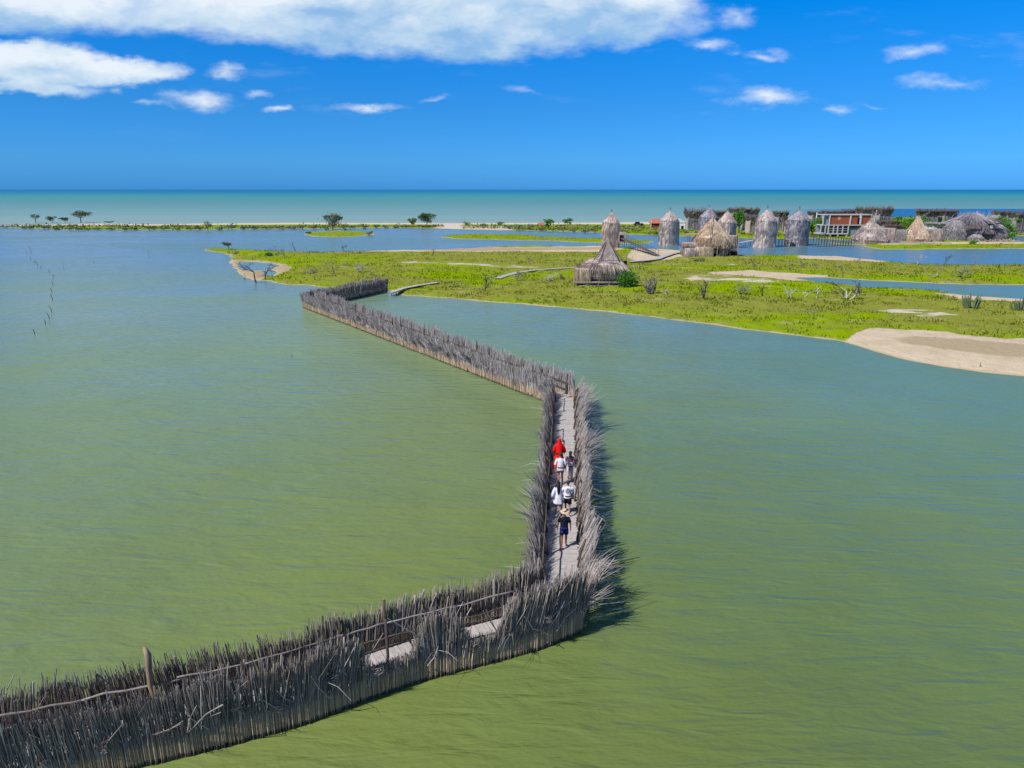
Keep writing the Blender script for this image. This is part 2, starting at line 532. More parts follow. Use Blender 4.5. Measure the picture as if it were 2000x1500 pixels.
def mat_water(name, sea=False):
    m, k, out = new_mat(name)
    g = k.new('ShaderNodeNewGeometry').outputs['Position']
    s = k.new('ShaderNodeSeparateXYZ'); k.put(s.inputs[0], g)
    X, Y = s.outputs[0], s.outputs[1]
    dist = k.vm('LENGTH', g)
    if not sea:
        big = k.noise(k.mapping(g, scale=(1, 1.3, 1)), scale=0.045, detail=5, rough=0.6, dist=0.8)
        mid = k.noise(k.mapping(g, scale=(1, 0.6, 1), rot=(0, 0, 0.5)), scale=0.13, detail=5, rough=0.6, dist=0.6)
        # the bed shows as more olive close in, the water turns blue-green further out and to the right
        f = k.mr(k.m('ADD', k.m('ADD', Y, k.m('MULTIPLY', X, 0.55)), k.m('MULTIPLY', k.m('SUBTRACT', big, 0.5), 46)), 12, 95, 0, 1)
        c = k.ramp(f, [(0.0, LG0), (0.22, LG1), (0.55, LG2), (1.0, LG3)])
        c = k.mix(k.mr(mid, 0.38, 0.68, 0, 0.42), c, LG4)
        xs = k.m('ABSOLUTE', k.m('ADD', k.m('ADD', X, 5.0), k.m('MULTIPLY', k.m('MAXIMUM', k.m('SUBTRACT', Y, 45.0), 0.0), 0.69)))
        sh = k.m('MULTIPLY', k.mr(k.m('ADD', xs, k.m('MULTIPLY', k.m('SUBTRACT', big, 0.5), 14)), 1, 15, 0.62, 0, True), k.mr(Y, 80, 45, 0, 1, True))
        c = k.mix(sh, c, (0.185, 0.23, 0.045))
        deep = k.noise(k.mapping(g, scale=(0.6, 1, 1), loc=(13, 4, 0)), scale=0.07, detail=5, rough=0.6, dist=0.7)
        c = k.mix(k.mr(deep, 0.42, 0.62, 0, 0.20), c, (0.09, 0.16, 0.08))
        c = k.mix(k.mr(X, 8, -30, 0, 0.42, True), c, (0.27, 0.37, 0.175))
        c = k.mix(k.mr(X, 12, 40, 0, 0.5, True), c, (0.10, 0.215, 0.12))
        c = k.mix(k.mr(Y, 80, 190, 0, 0.70, True), c, (0.095, 0.22, 0.29))  # blue of the reflected sky painted into the base colour far out
        w1 = k.noise(k.mapping(g, rot=(0, 0, -0.30), scale=(0.28, 1, 1)), scale=1.45, detail=2.5, rough=0.45, dist=0.9)
        w2 = k.noise(k.mapping(g, rot=(0, 0, -0.55), scale=(0.4, 1, 1)), scale=5.0, detail=3, rough=0.6, dist=0.4)
        w3 = k.noise(k.mapping(g, rot=(0, 0, -0.15), scale=(0.4, 1, 1)), scale=0.4, detail=3, rough=0.5)
        near = k.mr(dist, 25, 160, 1, 0.0)
        h = k.m('ADD', k.m('MULTIPLY', w1, 1.0), k.m('MULTIPLY', w2, k.m('MULTIPLY', near, 0.3)))
        h = k.m('ADD', h, k.m('MULTIPLY', w3, 1.6))
        nrm = k.bump(h, 1.0, 0.12)
        wind = k.noise(k.mapping(g, scale=(0.35, 1, 1), rot=(0, 0, 0.06)), scale=0.035, detail=5, rough=0.62, dist=0.5)
        rough, cap, gain = 0.24, 0.62, 1.0
        gloss_col = (0.92, 0.96, 1.0)
    else:
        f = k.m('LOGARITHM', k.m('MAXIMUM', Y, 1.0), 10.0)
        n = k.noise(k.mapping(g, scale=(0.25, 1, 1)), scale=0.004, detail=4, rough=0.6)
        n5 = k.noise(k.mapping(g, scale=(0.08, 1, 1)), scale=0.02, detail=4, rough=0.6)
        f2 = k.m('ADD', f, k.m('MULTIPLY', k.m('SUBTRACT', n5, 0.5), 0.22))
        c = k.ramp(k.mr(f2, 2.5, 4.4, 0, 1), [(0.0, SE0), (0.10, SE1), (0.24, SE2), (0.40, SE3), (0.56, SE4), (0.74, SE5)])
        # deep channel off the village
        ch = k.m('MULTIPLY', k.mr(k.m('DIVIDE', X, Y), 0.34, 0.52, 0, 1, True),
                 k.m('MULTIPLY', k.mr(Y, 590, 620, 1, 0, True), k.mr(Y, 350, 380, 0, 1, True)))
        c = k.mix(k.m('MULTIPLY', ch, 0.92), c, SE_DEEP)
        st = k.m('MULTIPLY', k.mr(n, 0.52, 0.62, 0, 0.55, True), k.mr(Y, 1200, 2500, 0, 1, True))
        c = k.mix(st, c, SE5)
        w1 = k.noise(k.mapping(g, scale=(0.4, 1, 1)), scale=0.12, detail=5, rough=0.6)
        nrm = k.bump(w1, 1.0, 0.5)
        rough, cap, gain = 0.35, 0.13, 0.5
        gloss_col = (0.9, 0.95, 1.0)
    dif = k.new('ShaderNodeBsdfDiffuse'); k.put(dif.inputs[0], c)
    k.put(dif.inputs['Normal'], k.bump(h, 0.9, 0.17) if not sea else None)
    gl = k.new('ShaderNodeBsdfGlossy'); k.put(gl.inputs['Color'], gloss_col); k.put(gl.inputs['Roughness'], rough)
    k.put(gl.inputs['Normal'], nrm)
    fr = k.new('ShaderNodeFresnel'); fr.inputs[0].default_value = 1.33
    k.put(fr.inputs['Normal'], nrm)
    fac = k.m('MINIMUM', k.m('MULTIPLY', fr.outputs[0], gain), cap)
    if not sea:
        fac = k.m('MULTIPLY', fac, k.mr(wind, 0.36, 0.64, 0.5, 1.2))
    mx = k.new('ShaderNodeMixShader')
    k.put(mx.inputs[0], fac); k.l.new(dif.outputs[0], mx.inputs[1]); k.l.new(gl.outputs[0], mx.inputs[2])
    k.l.new(mx.outputs[0], out.inputs[0])
    return m


LG0 = (0.112, 0.150, 0.040)
LG1 = (0.128, 0.192, 0.070)
LG2 = (0.160, 0.250, 0.120)
LG3 = (0.150, 0.265, 0.215)
LG4 = (0.17, 0.215, 0.06)
SE0 = (0.26, 0.38, 0.37)
SE1 = (0.17, 0.33, 0.34)
SE2 = (0.09, 0.27, 0.29)
SE3 = (0.04, 0.27, 0.31)
SE4 = (0.0, 0.21, 0.32)
SE5 = (0.0, 0.15, 0.36)
SE_DEEP = (0.0, 0.13, 0.36)

M = {}
M['ground'] = mat_ground()
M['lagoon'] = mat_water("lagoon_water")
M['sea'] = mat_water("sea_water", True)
M['brush_near'] = mat_brush("grey_brushwood", (0.09, 0.08, 0.075), (0.55, 0.49, 0.46), (0.66, 0.51, 0.35), 0.5, 0.85, (0.55, 0.45, 0.34))
M['brush_far'] = mat_brush("pale_brushwood", (0.16, 0.14, 0.145), (0.60, 0.55, 0.55), (0.60, 0.44, 0.29), 0.55, 0.85, (0.42, 0.36, 0.32))
M['brush_mid'] = mat_brush("brown_grey_brushwood", (0.13, 0.115, 0.115), (0.54, 0.495, 0.48), (0.40, 0.31, 0.21), 0.45, 0.8, (0.42, 0.33, 0.24))
M['post'] = mat_plain("weathered_post", (0.13, 0.105, 0.09), 0.9, 0.15, 0.25, 14, (0.05, 0.042, 0.04), (1, 1, 0.15), 0.4)
M['pale_post'] = mat_plain("pale_stripped_post", (0.42, 0.32, 0.20), 0.85, 0.2, 0.25, 10, (0.16, 0.12, 0.09), (1, 1, 0.2), 0.4)
M['pale_rail'] = mat_plain("bleached_branch", (0.34, 0.32, 0.32), 0.85, 0.2, 0.2, 10, (0.14, 0.12, 0.12), (1, 1, 1), 0.4)
M['deck'] = mat_plain("bleached_planks", (0.52, 0.49, 0.48), 0.85, 0.2, 0.10, 5, (0.33, 0.31, 0.31), (1, 1, 1), 0.2)
M['deck_dark'] = mat_plain("deck_timber", (0.22, 0.20, 0.18), 0.9, 0.15, 0.2, 6)
M['dead'] = mat_plain("dead_wood", (0.27, 0.25, 0.22), 0.9, 0.15, 0.25, 6, (0.11, 0.095, 0.085))
M['dead_pale'] = mat_plain("bleached_dead_wood", (0.55, 0.52, 0.46), 0.9, 0.15, 0.2, 6, (0.25, 0.23, 0.2))
M['dead_dark'] = mat_plain("dark_dead_wood", (0.12, 0.095, 0.085), 0.9, 0.15, 0.2, 6, (0.05, 0.045, 0.045))
M['twigs'] = mat_plain("grey_twigs", (0.30, 0.28, 0.24), 0.9, 0.1, 0.2, 4, (0.16, 0.15, 0.12))
M['bark'] = mat_plain("brown_bark", (0.14, 0.10, 0.07), 0.9, 0.1, 0.2, 6)
M['leaf'] = mat_plain("green_leaves", (0.10, 0.17, 0.045), 0.7, 0.25, 0.25, 0.6, (0.045, 0.085, 0.022))
M['leaf_bright'] = mat_plain("bright_leaves", (0.10, 0.26, 0.025), 0.7, 0.25, 0.25, 0.6, (0.035, 0.12, 0.012))
M['leaf_olive'] = mat_plain("olive_leaves", (0.19, 0.23, 0.06), 0.75, 0.2, 0.25, 0.6, (0.10, 0.12, 0.04))
M['leaf_grey'] = mat_plain("grey_green_leaves", (0.17, 0.20, 0.12), 0.75, 0.2, 0.25, 0.6, (0.09, 0.11, 0.07))
M['cactus'] = mat_plain("cactus_skin", (0.14, 0.20, 0.10), 0.6, 0.35, 0.2, 3, (0.07, 0.10, 0.06))
M['thatch'] = mat_thatch("grey_thatch", (0.76, 0.68, 0.62), (0.38, 0.32, 0.30), (0.36, 0.28, 0.26))
M['thatch_blue'] = mat_thatch("shaggy_grey_thatch", (0.58, 0.55, 0.58), (0.24, 0.22, 0.25), (0.24, 0.20, 0.22))
M['thatch_tan'] = mat_thatch("tan_thatch", (0.88, 0.72, 0.54), (0.52, 0.39, 0.28), (0.40, 0.29, 0.21))
M['thatch_mid'] = mat_thatch("brown_grey_thatch", (0.80, 0.68, 0.60), (0.40, 0.31, 0.27), (0.36, 0.26, 0.23))
M['thatch_dark'] = mat_thatch("dark_brush_roof", (0.26, 0.21, 0.20), (0.11, 0.085, 0.09), (0.13, 0.09, 0.08))
M['reed_wall'] = mat_thatch("reed_wall", (0.55, 0.52, 0.53), (0.34, 0.32, 0.33), (0.36, 0.32, 0.32), 3.0)
M['dark'] = mat_plain("dark_interior", (0.02, 0.018, 0.018), 0.95, 0.05, 0.1, 4)
M['concrete'] = mat_plain("painted_concrete", (0.52, 0.52, 0.52), 0.8, 0.2, 0.1, 2)
M['grey_wall'] = mat_plain("grey_render", (0.25, 0.28, 0.32), 0.85, 0.2, 0.1, 2)
M['brick'] = mat_plain("red_brick", (0.36, 0.10, 0.055), 0.9, 0.15, 0.15, 3, (0.25, 0.07, 0.045))
M['red_roof'] = mat_plain("red_roofing", (0.50, 0.17, 0.12), 0.85, 0.2, 0.12, 2)
M['white'] = mat_plain("white_paint", (0.75, 0.76, 0.78), 0.7, 0.3, 0.04, 2)
M['boat'] = mat_plain("dark_boat_paint", (0.03, 0.05, 0.09), 0.5, 0.4, 0.1, 2)

# ------------------------------------------------------------------ land, lagoon, sea
LANDS = [
    [(395, 488), (440, 495), (452, 505), (450, 513), (458, 524), (474, 538), (490, 547), (530, 550), (560, 556), (640, 561), (700, 564), (760, 568), (775, 576), (840, 581), (880, 583), (940, 589), (1000, 593),
     (1100, 602), (1200, 611), (1300, 623), (1400, 637), (1500, 649), (1560, 656), (1600, 661), (1640, 666), (1700, 683), (1760, 701), (1840, 717), (1920, 727), (2000, 735), (2200, 758), (2700, 800),
     (2900, 510), (2000, 517), (1900, 518), (1800, 517), (1740, 511), (1690, 506), (1640, 501), (1600, 500), (1520, 499), (1450, 499), (1400, 492), (1340, 490), (1300, 487), (1250, 486), (1215, 484), (1180, 482), (1120, 483),
     (1000, 483), (940, 484), (900, 486), (830, 488), (760, 489), (700, 491), (640, 492), (560, 491), (500, 489), (450, 487), (420, 485)],
    [(860, 463), (880, 459), (920, 457), (970, 457.5), (1020, 458), (1060, 462), (1110, 463), (1160, 465.5), (1270, 470), (1281, 473), (1265, 475), (1230, 476), (1160, 474), (1080, 471), (1020, 470), (960, 468), (890, 467)],
    [(944, 482.5), (970, 481), (1035, 479.5), (1100, 481), (1180, 480), (1215, 481), (1180, 484), (1000, 484)],
    [(594, 458), (608, 454), (650, 450.5), (700, 452), (727, 455), (731, 458), (700, 461.5), (650, 463.5), (610, 462)],
    # the spit and the village shore
    [(-900, 446), (0, 443), (40, 445), (100, 447), (200, 448), (380, 449), (460, 447.5), (600, 447), (700, 446), (760, 444.5), (850, 446), (900, 448), (1000, 450), (1060, 451), (1160, 454), (1200, 457), (1300, 460),
     (1420, 464), (1500, 467), (1560, 469), (1590, 470), (1640, 477), (1680, 479), (1700, 484), (1720, 487), (1800, 487), (2000, 486), (2900, 484),
     (2900, 421), (2000, 421), (1800, 424), (1600, 427), (1400, 431), (1300, 433), (1200, 434.5), (1100, 435), (1000, 435.5), (900, 436), (760, 435.5), (600, 435), (400, 436.5), (300, 438), (200, 436.5), (100, 438.5), (0, 440), (-900, 441)],
]
HOLES = [
    [(1555, 543), (1600, 542), (1650, 545), (1700, 547.5), (1760, 550.5), (1800, 553), (1850, 554.5), (1900, 556.5), (2000, 557), (2900, 559), (2900, 590), (2000, 584), (1940, 580.5), (1880, 576), (1858, 573.5), (1835, 568), (1800, 565.5),
     (1760, 563.5), (1700, 562.5), (1640, 554), (1590, 550)],
    [(462, 513), (480, 511), (505, 512.5), (535, 515), (545, 520), (520, 527), (495, 529), (475, 526), (464, 520)],
    [(517, 530), (528, 528), (536, 532), (534, 540), (524, 541), (516, 536)],
    [(1560, 466), (1600, 466), (1640, 468), (1680, 470), (1700, 473), (1690, 478), (1640, 475), (1590, 472)],
    [(1965, 462), (2000, 460), (2200, 459), (2200, 472), (1985, 472)],
    [(1740, 510), (1800, 509), (1850, 511), (1850, 514), (1790, 516)],
]
# zones: (attribute, softness in metres, outline)
ZONES = [
    ('sand', 1.2, [(1650, 668), (1670, 655), (1700, 648), (1760, 650), (1840, 655), (1880, 662), (1960, 668), (2000, 668), (2700, 690), (2700, 820), (2000, 740), (1800, 712)]),
    ('sand', 2.5, [(800, 484), (960, 484), (1215, 482), (1215, 490), (1180, 495), (1100, 495), (1000, 494), (940, 495), (880, 494), (820, 494), (690, 494)]),
    ('sand', 2.5, [(1240, 484), (1340, 487), (1345, 500), (1300, 512), (1240, 513), (1225, 505)]),
    ('sand', 1.2, [(450, 508), (475, 509), (520, 511), (556, 517), (572, 526), (562, 531), (540, 538), (500, 550), (470, 545), (445, 520)]),
    ('sand', 2.5, [(1560, 500), (1690, 502), (1745, 508), (1720, 514), (1640, 512), (1560, 508)]),
    ('sand', 1.5, [(1380, 537), (1460, 532), (1540, 537), (1620, 540), (1560, 552), (1460, 543), (1400, 541)]),
    ('sand', 1.5, [(1820, 577), (1870, 573), (1940, 579), (2000, 583), (2400, 590), (2400, 600), (2000, 594), (1930, 591), (1880, 590), (1850, 581)]),
    ('sand', 1.2, [(1340, 548), (1360, 543), (1370, 549), (1350, 553)]),
    ('white', 2.0, [(1325, 545), (1380, 540), (1430, 543), (1540, 552), (1530, 560), (1440, 556), (1340, 552)]),
    ('white', 1.6, [(1670, 607), (1740, 603), (1860, 616), (1880, 624), (1800, 626), (1740, 618), (1690, 613)]),
    ('white', 2.5, [(1345, 519), (1400, 516), (1460, 519), (1430, 522), (1350, 521)]),
    ('white', 3.5, [(780, 513), (860, 514), (960, 518), (1080, 526), (1060, 530), (900, 524), (780, 518)]),
    ('white', 3, [(-900, 442.6), (0, 442.3), (60, 443), (200, 442), (300, 441.3), (400, 440.3), (600, 439.2), (760, 439.4), (1000, 439.4), (1200, 439), (1340, 438.5), (1420, 435), (1500, 429), (-900, 429)]),
    ('sand', 4, [(850, 438), (900, 437), (905, 449), (850, 446.5)]),
    ('white', 4, [(870, 438), (900, 437), (905, 449), (860, 446.5)]),
    ('sand', 4, [(905, 441.5), (1000, 443), (1000, 450), (905, 448)]),
    ('sand', 3.5, [(1700, 474), (1860, 475), (2000, 474), (2000, 478), (1860, 479.5), (1720, 480)]),
    ('mud', 1.5, [(1740, 668), (1790, 663), (1880, 669), (1960, 676), (2000, 680), (2700, 720), (2700, 760), (2000, 708), (1920, 700), (1830, 688), (1770, 678)]),
    ('mud', 1.5, [(455, 506), (480, 506), (560, 514), (590, 526), (585, 534), (545, 541), (500, 548), (466, 538), (450, 520)]),
    ('mud', 2.5, [(800, 486), (1215, 484), (1215, 490), (1000, 493), (820, 493)]),
    ('dry', 5, [(600, 536), (780, 545), (860, 552), (900, 572), (1130, 578), (1330, 580), (1560, 592), (1700, 585), (2000, 600), (2700, 620), (2700, 670), (1900, 640), (1700, 615), (1500, 612), (1300, 596), (1100, 585), (880, 566), (760, 558), (680, 548)]),
    ('dry', 6, [(800, 495), (1300, 500), (1500, 512), (1900, 522), (2400, 522), (2400, 535), (1900, 532), (1600, 528), (1300, 516), (1100, 530), (1000, 520), (800, 512)]),
    ('dry', 6, [(600, 492), (760, 492), (760, 500), (640, 500)]),
    ('dry', 6, [(1230, 530), (1380, 540), (1380, 556), (1230, 560)]),
]


def poly_sd(P, poly):
    """Signed distance (inside > 0) of points P (n,2) to a polygon."""
    poly = np.array(poly)
    n = len(P)
    d2 = np.full(n, 1e18)
    inside = np.zeros(n, bool)
    m = len(poly)
    for i in range(m):
        a = poly[i]; b = poly[(i + 1) % m]
        e = b - a
        w = P - a
        t = np.clip((w @ e) / max(e @ e, 1e-9), 0, 1)
        q = w - t[:, None] * e
        d2 = np.minimum(d2, (q * q).sum(1))
        c = ((a[1] <= P[:, 1]) & (b[1] > P[:, 1])) | ((b[1] <= P[:, 1]) & (a[1] > P[:, 1]))
        with np.errstate(divide='ignore', invalid='ignore'):
            xi = a[0] + (P[:, 1] - a[1]) * (b[0] - a[0]) / (b[1] - a[1])
        inside ^= c & (P[:, 0] < xi)
    d = np.sqrt(d2)
    return np.where(inside, d, -d)


def wpoly(pp):
    return [(px(a, b).x, px(a, b).y) for a, b in pp]


LW = [wpoly(p) for p in LANDS]
HW = [wpoly(p) for p in HOLES]
ZW = [(a, s, wpoly(p)) for a, s, p in ZONES]


def land_h(P):
    # wobble the shoreline a little
    w = (fbm(P[:, 0] * 0.35, P[:, 1] * 0.35, 3) - 0.47) * 2.6
    s = np.full(len(P), -1e9)
    for p in LW: s = np.maximum(s, poly_sd(P, p))
    for p in HW: s = np.minimum(s, -poly_sd(P, p))
    s = s + w * np.clip(P[:, 1] / 160.0, 0.3, 1.0)
    far = np.clip((P[:, 1] - 180) / 120.0, 0, 1)
    h = np.where(s > 0, (0.42 - 0.22 * far) * (1 - np.exp(-s / 3.0)), np.maximum(s * 0.18, -1.2))
    return h, s


def build_land():
    rows = np.concatenate([np.arange(419, 500, 0.5), np.arange(500, 600, 0.8), np.arange(600, 830, 1.6)])
    us = np.arange(-1.25, 1.25, 0.0036)
    Ys = np.array([px(1000, r).y for r in rows])
    YY, UU = np.meshgrid(Ys, us, indexing='ij')
    P = np.stack([(UU * YY).ravel(), YY.ravel()], 1)
    h, s = land_h(P)
    bumps = (fbm(P[:, 0] * 0.5, P[:, 1] * 0.5, 21, 5) - 0.47) * 0.5 + (fbm(P[:, 0] * 2.2, P[:, 1] * 2.2, 9, 3) - 0.45) * 0.16
    at = {'sand': np.zeros(len(P)), 'white': np.zeros(len(P)), 'dry': np.zeros(len(P)), 'mud': np.zeros(len(P))}
    for a, soft, poly in ZW:
        at[a] = np.maximum(at[a], 1 / (1 + np.exp(-np.clip(poly_sd(P, poly) / soft * 2.0, -30, 30))))
    bare = np.clip(np.maximum(at['sand'], at['white']), 0, 1)
    h = h + bumps * np.clip(s / 3, 0, 1) * (1 - 0.85 * bare) * (1.1 - 0.9 * np.clip((P[:, 1] - 200) / 100.0, 0, 1))
    h = np.where(s > 0.3, np.maximum(h, 0.03), h)
    nr, nc = YY.shape
    keep = (h > -0.35).reshape(nr, nc)
    kc = keep[:-1, :-1] | keep[1:, :-1] | keep[:-1, 1:] | keep[1:, 1:]
    i, j = np.nonzero(kc)
    q = np.stack([i * nc + j, i * nc + j + 1, (i + 1) * nc + j + 1, (i + 1) * nc + j], 1)
    # rows run towards the camera
    used = np.unique(q)
    remap = -np.ones(len(P), int); remap[used] = np.arange(len(used))
    q = remap[q]
    V = np.column_stack([P, h])[used]
    me = bpy.data.meshes.new("ground")
    me.vertices.add(len(V)); me.vertices.foreach_set('co', V.ravel().astype(np.float32))
    me.loops.add(q.size); me.loops.foreach_set('vertex_index', q[:, ::-1].ravel().astype(np.int32))
    me.polygons.add(len(q)); me.polygons.foreach_set('loop_start', np.arange(0, q.size, 4, dtype=np.int32))
    me.polygons.foreach_set('loop_total', np.full(len(q), 4, dtype=np.int32))
    me.update(calc_edges=True)
    me.validate()
    me.polygons.foreach_set('use_smooth', [True] * len(me.polygons))
    for a in at:
        z = me.attributes.new(a, 'FLOAT', 'POINT')
        z.data.foreach_set('value', at[a][used].astype(np.float32))
    me.materials.append(M['ground'])
    o = bpy.data.objects.new("ground", me); COL.objects.link(o)
    tag(o, kind='structure')
    nz = me.polygons[0].normal.z
    if nz < 0: me.flip_normals()
    return P, h, s, bare


LP, LH, LS, LB = build_land()


def flat(name, pts, z, mat):
    me = bpy.data.meshes.new(name)
    me.from_pydata([(x, y, z) for x, y in pts], [], [tuple(range(len(pts)))])
    me.materials.append(mat)
    o = bpy.data.objects.new(name, me); COL.objects.link(o)
    return tag(o, kind='structure')


flat("lagoon", [(-2500, -400), (2500, -400), (2500, 333), (-2500, 333)], 0.0, M['lagoon'])
flat("sea", [(-2500, 333), (2500, 333), (40000, 45000), (-40000, 45000)], 0.0, M['sea'])


def gh(x, y):
    """Ground height under one point."""
    P = np.array([[x, y]], float)
    h, s = land_h(P)
    return max(float(h[0]), -0.3)


# ------------------------------------------------------------------ walkway and its brushwood fences
DECK = 0.60
HW_ = 0.68


def offset_line(pts, d):
    """Parallel of a polyline, d to its right."""
    out = []
    n = len(pts)
    for i in range(n):
        a = Vector(pts[max(i - 1, 0)]); b = Vector(pts[i]); c = Vector(pts[min(i + 1, n - 1)])
        t1 = (b - a).normalized() if i > 0 else (c - b).normalized()
        t2 = (c - b).normalized() if i < n - 1 else t1
        n1 = Vector((t1.y, -t1.x)); n2 = Vector((t2.y, -t2.x))
        m = (n1 + n2).normalized()
        out.append(b + m * (d / max(0.35, m.dot(n1))))
    return out


class Path:
    def __init__(s, pts):
        s.p = [Vector(q) for q in pts]
        s.c = [0.0]
        for a, b in zip(s.p, s.p[1:]): s.c.append(s.c[-1] + (b - a).length)
        s.L = s.c[-1]

    def at(s, t):
        t = min(max(t, 0.0), s.L)
        for i in range(len(s.p) - 1):
            if t <= s.c[i + 1] or i == len(s.p) - 2:
                e = s.p[i + 1] - s.p[i]
                return s.p[i] + e * ((t - s.c[i]) / e.length), e.normalized()


nearA = [px(x, y, 0.05).xy for x, y in ((272, 1497), (437, 1457), (600, 1412), (700, 1372), (825, 1328), (950, 1296), (1060, 1265), (1128, 1242))]
t0 = (nearA[1] - nearA[0]).normalized()
nearA = [nearA[0] - t0 * 9.0, nearA[0] - t0 * 4.0] + nearA
cenA = offset_line(nearA, -0.80)
K1 = Vector((1.78, 23.0)); K2 = Vector((3.90, 50.7)); K3 = Vector((-27.6, 96.2)); K4 = Vector((-20.3, 112.6))
LINE = cenA[:-1] + [K1, K2, K3, K4]
NA = len(cenA) - 1
SECT = {'A': (0, NA), 'B': (NA, NA + 1), 'C': (NA + 1, NA + 2), 'D': (NA + 2, NA + 3)}
RIGHT = offset_line(LINE, 0.78)
LEFT = offset_line(LINE, -0.78)


def noise1(t, seed=0):
    i = math.floor(t); f = t - i; f = f * f * (3 - 2 * f)
    h = lambda k: (math.sin(k * 127.1 + seed * 311.7) * 43758.5453) % 1.0
    return h(i) * (1 - f) + h(i + 1) * f


def fence(key, side, label, mat, top=2.05, lean=0.25, dens=80, w=0.013, fronds=0, profile=None, seed=1, frond_len=1.1, slant=0.25, zb=0.08,
          post_step=2.3, post_r=0.05, tips=0.25, rail_mat='post', frond_mat=None, whisk=True):
    i0, i1 = SECT[key]
    pts = (RIGHT if side > 0 else LEFT)[i0:i1 + 1]
    pa = Path(pts)
    root = thing('brushwood_fence', label, 'fence', (pa.p[0].x, pa.p[0].y, 0), 0, 'brushwood fences along the walkway')
    O = Vector((pa.p[0].x, pa.p[0].y, 0))
    mb = MB()
    n = int(pa.L * dens)
    for i in range(n):
        t = (i + U(-0.5, 0.5)) / n * pa.L
        p, tg = pa.at(t)
        nr = Vector((tg.y, -tg.x)) * side
        if key != 'A' and noise1(t * 2.7, seed + 31) > 0.98: continue
        k = noise1(t * 0.55, seed)
        k2 = noise1(t * 2.3, seed + 5)
        h = top * (0.90 + 0.14 * k + 0.10 * k2) + R.gauss(0, 0.07)
        if R.random() < tips: h += U(0.05, 0.42)
        if profile: h = min(h, profile(p, t) + R.gauss(0, .06))
        ln = lean * (0.7 + 0.7 * noise1(t * 0.8, seed + 9)) + R.gauss(0, 0.06)
        lat = (noise1(t * 0.35, seed + 3) - 0.45) * slant * 2 + R.gauss(0, 0.07)
        off = U(-0.09, 0.07)
        if R.random() < .04: lat += R.gauss(0, .5)
        z0 = zb + U(-0.14, 0.20) + 0.18 * max(0, noise1(t * 0.9, seed + 2) - 0.7) * 3
        hh = (h - z0)
        a = Vector((p.x, p.y, z0)) + Vector((nr.x, nr.y, 0)) * off
        b = a + Vector((nr.x, nr.y, 0)) * (ln * hh / 1.8) + Vector((tg.x, tg.y, 0)) * (lat * hh / 1.8) + Vector((0, 0, hh))
        r = R.random()
        ww = w * U(0.6, 1.3) * (2.1 if R.random() < .05 else 1)
        en = R.choice((.3, .35, .9, 1.0))
        # straight foot, leaning head
        m_ = Vector((a.x, a.y, z0 + hh * 0.36)) + Vector((nr.x, nr.y, 0)) * (ln * 0.1)
        mb.blade(a - O, m_ - O, ww, None, r)
        mb.blade(m_ - O - Vector((0, 0, 0.1)), b - O, ww * 0.95, None, r, bend=U(-.012, .012), end=en)
    # loose limbs lodged aslant through the screen
    for i in range(int(pa.L * (1.6 if key in 'AB' else .8))):
        t = U(0.3, pa.L - .3); p, tg = pa.at(t)
        nr = Vector((tg.y, -tg.x, 0)) * side; tg3 = Vector((tg.x, tg.y, 0))
        a = Vector((p.x, p.y, U(.5, 1.2))) + nr * U(.02, .12 + lean * .3)
        d = (tg3 * U(-1.1, 1.1) + Vector((0, 0, U(.3, 1.2))) + nr * U(0, .35 + lean)).normalized()
        L = U(.7, 1.5); m_ = a + d * L * .5 + Vector((R.gauss(0, .05), R.gauss(0, .05), R.gauss(0, .04))); b = a + d * L
        if profile and profile(p, t) < 3: continue
        mb.tube([a - O, m_ - O, b - O], [w * 1.5, w * 1.3, w * .8], 5, U(.3, 1))
        if R.random() < .6: mb.tube([m_ - O, m_ + (d + tg3 * U(-.8, .8)).normalized() * L * .4 - O], [w, w * .6], 4, U(.3, 1))
    bw = mb.build('brushwood', M[mat], root)
    if fronds:
        n = min(98, int(pa.L * fronds))
        for i in range(n):
            fb = MB()
            t = (i + U(-0.4, 0.4)) / n * pa.L
            p, tg = pa.at(t)
            nr = Vector((tg.y, -tg.x, 0)) * side
            tg3 = Vector((tg.x, tg.y, 0))
            o = Vector((p.x, p.y, U(0.7, 1.35))) + nr * U(0.0, 0.22)
            size = frond_len * (0.28 + 1.15 * noise1(t * 0.5, seed + 21) ** 1.8) * U(0.75, 1.2)
            el0 = U(0.6, 1.25); la0 = R.gauss(0, 0.45)
            rr = R.random()
            for j in range(R.randint(15, 26)):
                el = el0 + R.gauss(0, 0.15); la = la0 + R.gauss(0, 0.24)
                d = (nr * math.cos(el) + Vector((0, 0, 1)) * math.sin(el) + tg3 * la).normalized()
                L = size * U(0.65, 1.15)
                s0 = o + tg3 * R.gauss(0, .06) + Vector((0, 0, R.gauss(0, .08)))
                fb.blade(s0 - O, s0 + d * L - Vector((0, 0, 0.10 * L)) - O, w * 0.85, None, min(1, max(0, rr * 0.55 + U(0, 0.5))), bend=0.05)
            if whisk and R.random() < 0.25:
                for j in range(R.randint(1, 3)):
                    d = (nr * U(.8, 1) + tg3 * U(-.9, .9) + Vector((0, 0, U(-.1, .5)))).normalized()
                    fb.blade(o - O, o + d * U(0.9, 1.7) - Vector((0, 0, U(.1, .4))) - O, 0.009, None, 1.0, bend=0.14)
            fb.build('frond', M[frond_mat or mat], root)
    # posts on the walking side, and the branches tied to them
    m = int(pa.L / post_step)
    tops = []
